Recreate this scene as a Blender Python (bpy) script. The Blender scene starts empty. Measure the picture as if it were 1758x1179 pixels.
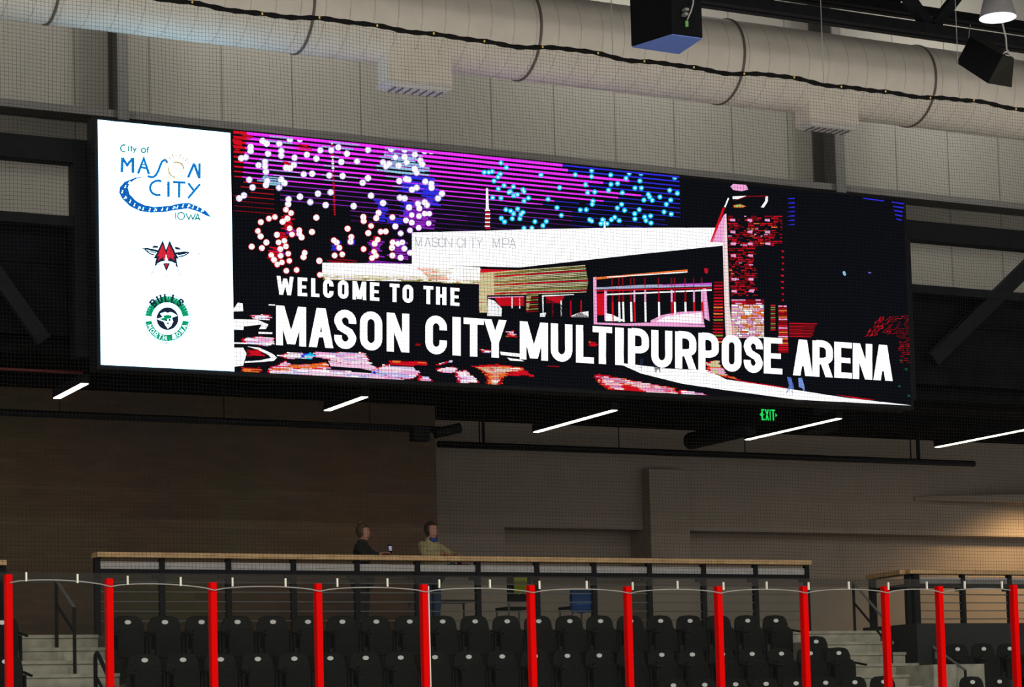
import bpy, bmesh, math, random
import numpy as np
from mathutils import Vector, Matrix
random.seed(7)
SC = bpy.context.scene
COL = SC.collection
# ------------------------------------------------------------------ camera
FPX, YAW, PITCH, ROLL, PY = 3866.66, .46907, .072397, -.025984, 965.79
CZ = 2.7
def axes():
    F = Vector((math.sin(YAW)*math.cos(PITCH), math.cos(YAW)*math.cos(PITCH), math.sin(PITCH)))
    R = Vector((math.cos(YAW), -math.sin(YAW), 0)); U = R.cross(F)
    return math.cos(ROLL)*R+math.sin(ROLL)*U, -math.sin(ROLL)*R+math.cos(ROLL)*U, F
AR, AU, AF = axes()
cd = bpy.data.cameras.new('camera'); cam = bpy.data.objects.new('camera', cd); COL.objects.link(cam)
cd.sensor_width = 36; cd.lens = FPX/1758*36; cd.shift_y = (PY-589.5)/1758; cd.clip_end = 400
m = Matrix((AR, AU, -AF)).transposed().to_4x4(); m.translation = (0, 0, CZ); cam.matrix_world = m
SC.camera = cam
def P(x, y, Y):
    """where the sight line through photo pixel (x, y) meets the upright plane at distance Y"""
    d = AR*((x-879)/FPX) + AU*((PY-y)/FPX) + AF
    p = d*(Y/d.y); p.z += CZ
    return p
def PX(x, y, Y): return P(x, y, Y).x
def PZ(x, y, Y): return P(x, y, Y).z
# ------------------------------------------------------------------ light and exposure
w = bpy.data.worlds.new('world'); SC.world = w; w.use_nodes = True
w.node_tree.nodes['Background'].inputs[0].default_value = (1, .93, .83, 1)
w.node_tree.nodes['Background'].inputs[1].default_value = .46
SC.view_settings.view_transform = 'Standard'; SC.view_settings.look = 'None'
SC.view_settings.exposure = 0; SC.view_settings.gamma = 1; SC.view_settings.use_curve_mapping = False
def lamp(name, kind, loc, power, color, size=1, rot=None, spot=None):
    l = bpy.data.lights.new(name, kind); l.energy = power; l.color = color
    if kind == 'AREA': l.shape = 'DISK'; l.size = size
    else: l.shadow_soft_size = size
    if spot: l.spot_size = spot; l.spot_blend = .6
    o = bpy.data.objects.new(name, l); o.location = loc; COL.objects.link(o)
    if rot: o.rotation_euler = rot
    return o
for ly in (-7, 2, 11):
    for lx in (0, 8, 16, 24):
        lamp('unseen_light', 'AREA', (lx, ly, 13.5), 560, (1, .94, .85), .9)
for lx in (6, 13, 20, 27):
    lamp('unseen_light', 'AREA', (lx, 31.6, 16.6), 105, (1, .94, .85), 1.2, (math.radians(28), 0, 0))  # unseen row added behind the duct to brighten the upper wall
# ------------------------------------------------------------------ materials
def lin(c):
    return tuple(((v/255)/12.92 if v/255 <= .04045 else ((v/255+.055)/1.055)**2.4) for v in c)
MC = {}
def mat(name, col, rough=.6, metal=0, var=.12, scale=6, bump=0, spec=.4):
    if name in MC: return MC[name]
    mt = bpy.data.materials.new(name); mt.use_nodes = True; nt = mt.node_tree; b = nt.nodes['Principled BSDF']
    b.inputs['Roughness'].default_value = rough; b.inputs['Metallic'].default_value = metal
    b.inputs['Specular IOR Level'].default_value = spec
    tc = nt.nodes.new('ShaderNodeTexCoord'); nz = nt.nodes.new('ShaderNodeTexNoise')
    nz.inputs['Scale'].default_value = scale; nz.inputs['Detail'].default_value = 4
    nt.links.new(tc.outputs['Object'], nz.inputs['Vector'])
    rp = nt.nodes.new('ShaderNodeValToRGB')
    rp.color_ramp.elements[0].position = .3; rp.color_ramp.elements[1].position = .7
    rp.color_ramp.elements[0].color = tuple(c*(1-var) for c in col)+(1,)
    rp.color_ramp.elements[1].color = tuple(min(1, c*(1+var)) for c in col)+(1,)
    nt.links.new(nz.outputs['Fac'], rp.inputs['Fac']); nt.links.new(rp.outputs['Color'], b.inputs['Base Color'])
    if bump:
        bp = nt.nodes.new('ShaderNodeBump'); bp.inputs['Strength'].default_value = bump; bp.inputs['Distance'].default_value = .02
        nt.links.new(nz.outputs['Fac'], bp.inputs['Height']); nt.links.new(bp.outputs['Normal'], b.inputs['Normal'])
    MC[name] = mt
    return mt
def emit(rgb, strength=1.0, tint=None):
    k = 'glow_%d_%d_%d_%s' % (*rgb, strength)
    if k in MC: return MC[k]
    mt = bpy.data.materials.new(k); mt.use_nodes = True; nt = mt.node_tree; nt.nodes.clear()
    e = nt.nodes.new('ShaderNodeEmission'); o = nt.nodes.new('ShaderNodeOutputMaterial')
    e.inputs[0].default_value = (tint or lin(rgb))+(1,); e.inputs[1].default_value = strength
    nt.links.new(e.outputs[0], o.inputs[0]); MC[k] = mt
    return mt
def brick_mat():
    mt = bpy.data.materials.new('brown_brick'); mt.use_nodes = True; nt = mt.node_tree; b = nt.nodes['Principled BSDF']
    tc = nt.nodes.new('ShaderNodeTexCoord'); mp = nt.nodes.new('ShaderNodeMapping'); mp.inputs['Rotation'].default_value = (math.pi/2, 0, 0)
    br = nt.nodes.new('ShaderNodeTexBrick'); br.inputs['Scale'].default_value = 4.2
    br.inputs['Color1'].default_value = (.165, .108, .062, 1); br.inputs['Color2'].default_value = (.125, .085, .052, 1)
    br.inputs['Mortar'].default_value = (.10, .077, .055, 1); br.inputs['Mortar Size'].default_value = .018
    br.inputs['Row Height'].default_value = .34; br.inputs['Brick Width'].default_value = 1.7
    nz = nt.nodes.new('ShaderNodeTexNoise'); nz.inputs['Scale'].default_value = .6; nz.inputs['Detail'].default_value = 5
    mx = nt.nodes.new('ShaderNodeMixRGB'); mx.blend_type = 'MULTIPLY'; mx.inputs[0].default_value = .5
    nt.links.new(tc.outputs['Object'], mp.inputs[0]); nt.links.new(mp.outputs[0], br.inputs['Vector']); nt.links.new(tc.outputs['Object'], nz.inputs['Vector'])
    nt.links.new(br.outputs['Color'], mx.inputs[1]); nt.links.new(nz.outputs['Color'], mx.inputs[2]); nt.links.new(mx.outputs[0], b.inputs['Base Color'])
    b.inputs['Roughness'].default_value = .9
    return mt
def panel_mat():
    """insulated wall panels: thin dark joints every 1.1 m"""
    mt = bpy.data.materials.new('white_wall_panel'); mt.use_nodes = True; nt = mt.node_tree; b = nt.nodes['Principled BSDF']
    tc = nt.nodes.new('ShaderNodeTexCoord'); sp = nt.nodes.new('ShaderNodeSeparateXYZ')
    fr = nt.nodes.new('ShaderNodeMath'); fr.operation = 'PINGPONG'; fr.inputs[1].default_value = .62
    gt = nt.nodes.new('ShaderNodeMath'); gt.operation = 'GREATER_THAN'; gt.inputs[1].default_value = .012
    nz = nt.nodes.new('ShaderNodeTexNoise'); nz.inputs['Scale'].default_value = .5
    rp = nt.nodes.new('ShaderNodeValToRGB'); rp.color_ramp.elements[0].color = (.44, .43, .385, 1); rp.color_ramp.elements[1].color = (.52, .51, .46, 1)
    mx = nt.nodes.new('ShaderNodeMixRGB'); mx.inputs[1].default_value = (.24, .23, .205, 1)
    nt.links.new(tc.outputs['Object'], sp.inputs[0]); nt.links.new(sp.outputs[0], fr.inputs[0]); nt.links.new(fr.outputs[0], gt.inputs[0])
    nt.links.new(tc.outputs['Object'], nz.inputs['Vector']); nt.links.new(nz.outputs['Fac'], rp.inputs['Fac'])
    nt.links.new(gt.outputs[0], mx.inputs[0]); nt.links.new(rp.outputs[0], mx.inputs[2]); nt.links.new(mx.outputs[0], b.inputs['Base Color'])
    b.inputs['Roughness'].default_value = .7
    return mt
def glass_mat():
    mt = bpy.data.materials.new('rink_glass'); mt.use_nodes = True; nt = mt.node_tree; nt.nodes.clear()
    t = nt.nodes.new('ShaderNodeBsdfTransparent'); t.inputs[0].default_value = (.93, .95, .94, 1)
    g = nt.nodes.new('ShaderNodeBsdfGlossy'); g.inputs['Roughness'].default_value = .05
    d = nt.nodes.new('ShaderNodeBsdfDiffuse'); d.inputs[0].default_value = (.5, .55, .52, 1)
    nz = nt.nodes.new('ShaderNodeTexNoise'); nz.inputs['Scale'].default_value = 3
    mr = nt.nodes.new('ShaderNodeMapRange'); mr.inputs['To Min'].default_value = .001; mr.inputs['To Max'].default_value = .005
    m1 = nt.nodes.new('ShaderNodeMixShader'); m2 = nt.nodes.new('ShaderNodeMixShader'); m2.inputs[0].default_value = .003
    o = nt.nodes.new('ShaderNodeOutputMaterial')
    nt.links.new(nz.outputs['Fac'], mr.inputs[0]); nt.links.new(mr.outputs[0], m1.inputs[0])
    nt.links.new(t.outputs[0], m1.inputs[1]); nt.links.new(d.outputs[0], m1.inputs[2])
    nt.links.new(m1.outputs[0], m2.inputs[1]); nt.links.new(g.outputs[0], m2.inputs[2]); nt.links.new(m2.outputs[0], o.inputs[0])
    return mt
BLACKSTEEL = mat('black_steel', (.012, .013, .016), .6, var=.2, spec=.12)
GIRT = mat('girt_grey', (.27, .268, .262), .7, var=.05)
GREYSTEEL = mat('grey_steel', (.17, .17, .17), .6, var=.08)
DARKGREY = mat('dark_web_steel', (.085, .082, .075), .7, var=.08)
FASCIA = mat('black_fascia', (.008, .009, .012), .85, var=.3, scale=2, spec=.05)
DECK = mat('black_deck', (.008, .008, .009), .85, var=.3, spec=.05)
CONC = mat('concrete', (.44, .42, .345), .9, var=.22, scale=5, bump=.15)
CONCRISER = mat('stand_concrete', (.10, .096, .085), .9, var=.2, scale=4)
GREYWALL = mat('grey_paint', (.36, .305, .255), .85, var=.04, scale=2)
BRICK = brick_mat(); PANEL = panel_mat(); GLASS = glass_mat()
ICE = mat('ice', (.78, .80, .80), .25, var=.03, scale=1)
DUCT = mat('duct_fabric', (.86, .795, .70), .65, var=.05, scale=3)
RING = mat('duct_ring', (.17, .14, .12), .6)
WHITEMETAL = mat('white_metal', (.72, .70, .66), .5, var=.05)
WOOD = mat('oak_rail', (.66, .43, .21), .5, var=.18, scale=9)
RAILGREY = mat('rail_panel_grey', (.46, .45, .45), .5, var=.1, scale=12)
SEATBLACK = mat('seat_plastic', (.0075, .0075, .0072), .5, var=.2, scale=10, spec=.12)
PLATE = mat('plate_white', (.95, .95, .95), .25, var=.02, spec=.8)
RED = mat('red_paint', (.74, .0, .0), .6, var=.02, spec=.05)
ROPE = mat('black_rope', (.010, .010, .010), .9, spec=.05)
CORD = mat('net_cord', (.012, .012, .012), .9, spec=.05)
CABLE = mat('grey_cable', (.30, .30, .285), .5)
WHITECLIP = mat('clip_white', (.8, .8, .68), .5)
def hem_mat():
    mt = bpy.data.materials.new('net_hem'); mt.use_nodes = True; nt = mt.node_tree; nt.nodes.clear()
    t = nt.nodes.new('ShaderNodeBsdfTransparent'); d = nt.nodes.new('ShaderNodeBsdfDiffuse'); mx = nt.nodes.new('ShaderNodeMixShader'); o = nt.nodes.new('ShaderNodeOutputMaterial')
    nz = nt.nodes.new('ShaderNodeTexNoise'); nz.inputs['Scale'].default_value = 8
    rp = nt.nodes.new('ShaderNodeValToRGB'); rp.color_ramp.elements[0].color = (.035, .035, .033, 1); rp.color_ramp.elements[1].color = (.06, .06, .055, 1)
    nt.links.new(nz.outputs['Fac'], rp.inputs[0]); nt.links.new(rp.outputs[0], d.inputs[0]); mx.inputs[0].default_value = .34
    nt.links.new(t.outputs[0], mx.inputs[1]); nt.links.new(d.outputs[0], mx.inputs[2]); nt.links.new(mx.outputs[0], o.inputs[0])
    return mt
HEM = hem_mat()
BRASS = mat('brass_clip', (.85, .6, .15), .4)
SPEAKER = mat('speaker_black', (.006, .006, .007), .8, spec=.05)
LIGHTTINT = mat('blue_light_tint', (.11, .18, .52), .8, var=.1, scale=30)  # blue screen light on the speaker underside, put into the base colour
SPKSIDE = mat('speaker_charcoal', (.03, .029, .022), .8, spec=.1)
# ------------------------------------------------------------------ mesh helpers
class MB:
    def __init__(s): s.v = []; s.f = []; s.mi = []; s.mats = []
    def _m(s, m):
        if m is None: return 0
        if m not in s.mats: s.mats.append(m)
        return s.mats.index(m)
    def poly(s, pts, m=None):
        n = len(s.v); s.v += [tuple(p) for p in pts]; s.f.append(tuple(range(n, n+len(pts)))); s.mi.append(s._m(m))
    def hexa(s, a, b, m=None):
        """a, b: two matching quads"""
        n = len(s.v); s.v += [tuple(p) for p in a]+[tuple(p) for p in b]; k = s._m(m)
        for q in ((3, 2, 1, 0), (4, 5, 6, 7), (0, 1, 5, 4), (1, 2, 6, 5), (2, 3, 7, 6), (3, 0, 4, 7)):
            s.f.append(tuple(n+i for i in q)); s.mi.append(k)
    def box(s, x0, x1, y0, y1, z0, z1, m=None):
        s.hexa([(x0, y0, z0), (x1, y0, z0), (x1, y1, z0), (x0, y1, z0)], [(x0, y0, z1), (x1, y0, z1), (x1, y1, z1), (x0, y1, z1)], m)
    def prism(s, poly, y0, y1, m=None):
        """polygon of (x, z) pushed from y0 to y1"""
        n = len(s.v); c = len(poly); k = s._m(m)
        s.v += [(x, y0, z) for x, z in poly]+[(x, y1, z) for x, z in poly]
        s.f.append(tuple(n+i for i in range(c))); s.f.append(tuple(n+c+i for i in reversed(range(c)))); s.mi += [k, k]
        for i in range(c):
            j = (i+1) % c; s.f.append((n+j, n+i, n+c+i, n+c+j)); s.mi.append(k)
    def tube(s, pts, r, n=8, m=None, caps=True):
        pts = [Vector(p) for p in pts]; k = s._m(m); base = len(s.v)
        for i, p in enumerate(pts):
            d = (pts[min(i+1, len(pts)-1)]-pts[max(i-1, 0)]).normalized()
            up = Vector((0, 0, 1)) if abs(d.z) < .9 else Vector((0, 1, 0))
            a = d.cross(up).normalized(); b = a.cross(d)
            rr = r[i] if isinstance(r, (list, tuple)) else r
            for j in range(n):
                t = 2*math.pi*(j+.5)/n; s.v.append(tuple(p+a*(rr*math.cos(t))+b*(rr*math.sin(t))))
        for i in range(len(pts)-1):
            for j in range(n):
                q = (j+1) % n
                s.f.append((base+i*n+j, base+i*n+q, base+(i+1)*n+q, base+(i+1)*n+j)); s.mi.append(k)
        if caps:
            s.f.append(tuple(base+j for j in reversed(range(n)))); s.f.append(tuple(base+(len(pts)-1)*n+j for j in range(n))); s.mi += [k, k]
    def bar(s, p, q, w, h, m=None):
        """rectangular bar from p to q, w across, h tall"""
        p = Vector(p); q = Vector(q); d = (q-p).normalized()
        up = Vector((0, 0, 1)) if abs(d.z) < .95 else Vector((0, 1, 0))
        a = d.cross(up).normalized()*(w/2); b = a.cross(d).normalized()*(h/2)
        s.hexa([p-a-b, p+a-b, p+a+b, p-a+b], [q-a-b, q+a-b, q+a+b, q-a+b], m)
    def lathe(s, prof, c, n=32, m=None, axis='z'):
        """profile of (radius, offset) about an axis through c"""
        base = len(s.v); k = s._m(m)
        for r, o in prof:
            for j in range(n):
                t = 2*math.pi*j/n; a, b = r*math.cos(t), r*math.sin(t)
                s.v.append((c[0]+a, c[1]+b, c[2]+o) if axis == 'z' else (c[0]+o, c[1]+a, c[2]+b))
        for i in range(len(prof)-1):
            for j in range(n):
                q = (j+1) % n
                s.f.append((base+i*n+j, base+i*n+q, base+(i+1)*n+q, base+(i+1)*n+j)); s.mi.append(k)
    def build(s, name, m=None, parent=None, smooth=False, bevel=0, kind=None, fix=True):
        me = bpy.data.meshes.new(name); me.from_pydata(s.v, [], s.f)
        for q in (s.mats or [m]): me.materials.append(q)
        if s.mats: me.polygons.foreach_set('material_index', s.mi)
        if fix:
            bm = bmesh.new(); bm.from_mesh(me); bmesh.ops.recalc_face_normals(bm, faces=bm.faces); bm.to_mesh(me); bm.free()
        if smooth:
            me.polygons.foreach_set('use_smooth', [True]*len(me.polygons))
        o = bpy.data.objects.new(name, me); COL.objects.link(o)
        if parent:
            o.parent = parent; o.matrix_parent_inverse = Matrix.Translation(-parent.location)
        if bevel:
            b = o.modifiers.new('bevel', 'BEVEL'); b.width = bevel; b.segments = 2; b.limit_method = 'ANGLE'
        if kind: o['kind'] = kind
        return o
def tag(o, label, cat, group=None, kind=None):
    o['label'] = label; o['category'] = cat
    if group: o['group'] = group
    if kind: o['kind'] = kind
    return o
def thing(name, label, cat, loc, group=None):
    o = bpy.data.objects.new(name, None); o.empty_display_size = .1; COL.objects.link(o); o.location = loc
    return tag(o, label, cat, group)
def copy_tree(o, parent=None):
    c = o.copy(); COL.objects.link(c)
    if parent: c.parent = parent
    for ch in list(o.children): copy_tree(ch, c)
    return c
ORD = ['first', 'second', 'third', 'fourth', 'fifth', 'sixth', 'seventh', 'eighth', 'ninth', 'tenth', 'eleventh', 'twelfth', 'thirteenth',
       'fourteenth', 'fifteenth', 'sixteenth', 'seventeenth', 'eighteenth', 'nineteenth', 'twentieth', 'twenty-first', 'twenty-second', 'twenty-third', 'twenty-fourth', 'twenty-fifth']
# ------------------------------------------------------------------ key distances (metres)
YB = 22.0        # rink boards, red posts, net
YA, YC, YD = 30.0, 29.0, 28.0     # seat rows
YRAIL = 31.2
YS = 29.5        # face of the LED board
YW = 34.6        # upper wall
FLOORZ = PZ(90, 1092, 31)   # concourse floor
ROWZ = {YA: 3.40, YC: 2.85, YD: 2.30}
# ------------------------------------------------------------------ setting
b = MB(); b.box(-14, 44, -12, YB-.1, -.2, 0); b.build('floor', ICE, kind='structure')
b = MB(); b.box(2, 23, YB-.1, YB+.1, 0, 1.1); b.build('dasher_board', WHITEMETAL, kind='structure')
# terrace: stepped concrete under the rows
XL, XR = 9.0, 20.55
def terrace(name, rows, x0, x1, m):
    pr = []
    b = MB()
    for i, (yf, yb, z) in enumerate(rows): b.box(x0, x1, yf, yb, 0, z)
    return b.build(name, m, kind='structure')
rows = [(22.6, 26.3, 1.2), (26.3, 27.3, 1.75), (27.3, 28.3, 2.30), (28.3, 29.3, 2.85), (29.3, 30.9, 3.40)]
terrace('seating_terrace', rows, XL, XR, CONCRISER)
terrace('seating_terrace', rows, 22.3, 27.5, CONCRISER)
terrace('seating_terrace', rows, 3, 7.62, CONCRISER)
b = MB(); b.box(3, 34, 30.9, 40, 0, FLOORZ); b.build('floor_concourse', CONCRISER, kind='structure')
def stairs(x0, x1):
    b = MB(); z = FLOORZ; y = 30.9
    zs = [PZ(90, v, 30.9-.33*i) for i, v in enumerate((1092, 1115, 1138, 1159))]
    step = (zs[0]-zs[3])/3
    for i in range(16):
        b.box(x0, x1, y-.33*(i+1), y-.33*i, 0, z-step*i-.045)
        b.box(x0, x1, y-.33*(i+1)-.035, y-.33*i, z-step*i-.045, z-step*i)
    return b.build('concrete_stairs', CONC, kind='structure')
stairs(7.62, XL); stairs(XR, 22.3)
# upper wall, ceilings, brick wall, grey wall
b = MB(); b.box(2, 40, YW, YW+.3, 8.4, 18); b.build('wall_upper', PANEL, kind='structure')
b = MB(); b.box(-14, 44, -12, YW, 17.0, 17.3); b.build('ceiling_arena', DECK, kind='structure')
XBR = PX(749, 800, 34.4)
b = MB(); b.box(3, XBR, 34.4, 36.9, FLOORZ, 8.45); b.build('wall_left', BRICK, kind='structure')
ZC = 8.25
b = MB(); b.box(3, 34, 30.35, 40, ZC, ZC+.15); b.build('ceiling', DECK, kind='structure')
# black fascia in front of the floor above, behind the LED board
zft = PZ(0, 372, 30.4)
b = MB(); b.box(3, 34, 30.35, 30.5, ZC, zft)
b.box(3, 34, 30.32, 30.35, ZC, ZC+.25); b.box(3, 34, 30.31, 30.35, ZC+1.0, ZC+1.06)
b.build('wall_fascia', FASCIA, kind='structure')
# grey concourse wall with dropped bulkhead, pilaster and recesses
YG = 36.6
b = MB()
xa, xb = PX(866, 900, YG), PX(1115, 880, YG-.25)
zbk = PZ(990, 907, YG)
b.box(XBR-.2, 36, YG+.5, YG+.8, FLOORZ, ZC+.2)                 # recessed lower wall
b.box(XBR-.2, 36, YG, YG+.5, zbk, ZC+.2)                       # bulkhead above it
b.box(XBR-.2, xa, YG, YG+.5, FLOORZ, zbk)
b.build('wall_back', GREYWALL, kind='structure')
b = MB(); b.box(xb, PX(1182, 880, YG-.25), YG-.28, YG+.5, FLOORZ, PZ(1150, 806, YG-.25)); b.build('wall_pilaster', GREYWALL, kind='structure')
x0 = PX(1575, 868, YG-.1)
b = MB(); zz = PZ(1660, 862, YG-.6)
b.hexa([(x0, YG-.02, zz+.06), (x0+5, YG-1.6, zz), (x0+5, YG, zz), (x0+.3, YG, zz+.06)], [(x0, YG-.02, zz+.16), (x0+5, YG-1.6, zz+.2), (x0+5, YG, zz+.2), (x0+.3, YG, zz+.16)])
b.build('trim_1', GREYWALL, kind='structure')
lamp('warm_wall_light', 'SPOT', (PX(1830, 860, YG-1.2), YG-1.6, zz-.05), 260, (1, .62, .28), .1, (math.radians(28), 0, math.radians(12)), math.radians(130))
# low black wall closing the seating on the right, and pale concrete block at its foot
b = MB(); xw = PX(1568, 1090, 30.2)
b.box(xw, 27.5, 30.1, 30.3, 3.3, PZ(1640, 1070, 30.2)); b.box(xw, xw+.12, 30.3, 31.6, 3.3, PZ(1640, 1070, 30.2))
b.build('wall_half', mat('black_wall', (.022, .023, .024), .7), kind='structure')
b = MB(); b.box(PX(1603, 1150, 28.6), PX(1690, 1150, 28.6), 28.6, 29.6, 1, PZ(1640, 1140, 28.6)); b.build('concrete_landing', CONC, kind='structure')
b = MB(); b.box(PX(1604, 1128, 30.05), PX(1622, 1128, 30.05), 30.03, 30.1, PZ(1612, 1131, 30.05), PZ(1612, 1119, 30.05))
tag(b.build('outlet_box', GREYSTEEL), 'small grey outlet box on the low black wall by the right stairs', 'outlet box')
# ------------------------------------------------------------------ steel: columns, girt, truss
def column(pxl, pxm, pxr, ytop, ybot, label):
    Y = YW-.55
    x0, x1, x2 = PX(pxl, ybot, Y), PX(pxm, ybot, Y), PX(pxr, ybot, Y)
    t = thing('steel_column', label, 'column', (x1, Y, PZ(pxm, ybot, Y)-.6), 'steel wall columns')
    z0, z1 = t.location.z, 17
    c = MB(); c.box(x1, x2, Y-.02, Y+.02, z0, z1); c.build('front_flange', GIRT, t)
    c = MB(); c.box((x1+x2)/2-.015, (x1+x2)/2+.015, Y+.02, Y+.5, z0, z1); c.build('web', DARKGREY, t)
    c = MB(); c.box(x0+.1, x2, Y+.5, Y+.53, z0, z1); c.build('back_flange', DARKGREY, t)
column(193, 203, 221, 85, 200, 'grey steel wall column above the white end of the screen')
column(1418, 1437, 1452, 230, 328, 'grey steel wall column above the dark right end of the screen')
Yg = YW-.5
zt, zb = PZ(500, 214, Yg), PZ(500, 240, Yg)
zt = PZ(0, 168, Yg); zb = PZ(0, 181, Yg)
t = thing('steel_beam', 'long grey horizontal wall beam running behind the top of the screen', 'beam', (15, Yg, zb))
c = MB(); c.box(3, 36, Yg+.03, YW, zt-.02, zt); c.build('top_flange', GIRT, t)
c = MB(); c.box(3, 36, Yg, Yg+.03, zb, zt); c.build('web', GIRT, t)
c = MB(); c.box(3, 36, Yg+.03, YW, zb, zb+.02); c.build('bottom_flange', DARKGREY, t)  # shade under the beam put into a darker grey
# girder truss behind the board
YT = 30.05
t = thing('girder_truss', 'black steel girder truss carrying the big screen', 'truss', (14, YT, zft))
z1, z0 = PZ(0, 228, YT), PZ(0, 272, YT)
z1r, z0r = PZ(1700, 396, YT), PZ(1700, 425, YT)
c = MB(); c.box(4, 30, YT-.12, YT+.12, (z0+z0r)/2, (z1+z1r)/2); c.build('top_chord', BLACKSTEEL, t)
c = MB(); c.box(4, 30, YT-.1, YT+.1, zft-.16, zft-.02); c.build('bottom_chord', BLACKSTEEL, t)
for a, d in ((122, 190), (1480, 1556)):
    c = MB(); c.box(PX(a, 320 if a < 800 else 450, YT), PX(d, 320 if a < 800 else 450, YT), YT-.13, YT+.13, 7.9, (z1+z1r)/2); c.build('vertical_post', BLACKSTEEL, t)
c = MB(); c.bar(P(-60, 395, YT-.03), P(75, 585, YT-.03), .12, .2); c.build('brace', BLACKSTEEL, t)
c = MB(); c.bar(P(1600, 618, YT-.01), P(1790, 432, YT-.01), .14, .24); c.build('brace', BLACKSTEEL, t)
# ------------------------------------------------------------------ roof trusses at top right
def roof_truss(Y, zc, xs, label):
    t = thing('roof_truss', label, 'truss', (21, Y, zc), 'black roof trusses')
    c = MB(); c.box(12, 34, Y-.15, Y-.03, zc, zc+.15); c.box(12, 34, Y+.03, Y+.15, zc, zc+.15); c.build('bottom_chord', BLACKSTEEL, t)
    c = MB(); c.box(12, 34, Y-.15, Y+.15, zc+1.75, zc+1.9); c.build('top_chord', BLACKSTEEL, t)
    for i in range(len(xs)-1):
        a = (xs[i], Y, zc+.1 if i % 2 == 0 else zc+1.8); d = (xs[i+1], Y, zc+1.8 if i % 2 == 0 else zc+.1)
        c = MB(); c.bar(a, d, .15, .15); c.build('web_member', BLACKSTEEL, t)
    return t
zj = (PZ(1308, 24, 26.5)+PZ(1758, 84, 26.5))/2
xn = PX(1598, 50, 26.5)
roof_truss(26.5, zj, [xn-9.0, xn-7.5, xn-6, xn-4.4, xn-3, xn-1.5, xn, xn+1.5, xn+3, xn+4.5], 'black roof truss passing just above the round duct, nearer of two')
roof_truss(30.2, PZ(1540, 24, 30.2), [xn-5.0, xn-3, xn-1.5, xn+.5, xn+2, xn+4, xn+6], 'black roof truss farther back, behind the bright dome lamp')
# ------------------------------------------------------------------ round air duct
YDU, ZDU, RDU = 28.55, 12.72, .635
t = thing('air_duct', 'large round off-white air duct running above the screen', 'duct', (15, YDU, ZDU))
b = MB(); b.lathe([(RDU, 2), (RDU, 36)], (0, YDU, ZDU), 64, axis='x'); b.build('duct_tube', DUCT, t, smooth=True)
ringx = [PX(85, 73, YDU), PX(513, 108, YDU), PX(897, 146, YDU), PX(1242, 180, YDU), PX(1567, 215, YDU)]
for x in [2*ringx[0]-ringx[1]]+ringx+[2*ringx[-1]-ringx[-2]]:
    b = MB(); b.lathe([(RDU, -.02), (RDU+.018, -.016), (RDU+.018, .016), (RDU, .02)], (x, YDU, ZDU), 64, axis='x'); b.build('seam_ring', RING, t, smooth=True)
sx = ringx[0]; k = 0
SEAM = mat('duct_seam', (.60, .55, .48), .7)
while k < 60:                                # fine stitched seams of the duct
    x = ringx[0]-1.0+k*.36; k += 1
    if x > 25: break
    b = MB(); b.lathe([(RDU, -.006), (RDU+.003, -.003), (RDU+.003, .003), (RDU, .006)], (x, YDU, ZDU), 48, axis='x'); b.build('stitched_seam', SEAM, t, smooth=True)
for pl, pr, yt_, yb_ in ((668, 777, 148, 165), (1391, 1474, 214, 233)):
    yf, yk = YDU-.34, YDU+.06
    xl, xr = PX(pl, yt_, yf), PX(pr, yt_, yf); zl = PZ((pl+pr)/2, yb_-20, yf); z0 = zl-.05
    b = MB(); b.box(xl, xr, yf, yk, zl, ZDU-.3)
    df = b.build('outlet_box', DUCT, t)
    b = MB(); q = .07
    b.hexa([(xl-.04, yf-.03, zl), (xr+.02, yf-.03, zl), (xr+.02, yk, zl), (xl-.04, yk, zl)], [(xl+q, yf+.05, z0), (xr-q, yf+.05, z0), (xr-q, yk-q, z0), (xl+q, yk-q, z0)])
    b.build('lip', WHITEMETAL, df)
    b = MB()
    for i in range(7):
        xx = xl+q+(i+.5)*(xr-xl-2*q)/7
        b.box(xx-.012, xx+.012, yf+.07, yk-q, z0-.012, z0)
    b.build('louvre', GREYSTEEL, df)
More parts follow.
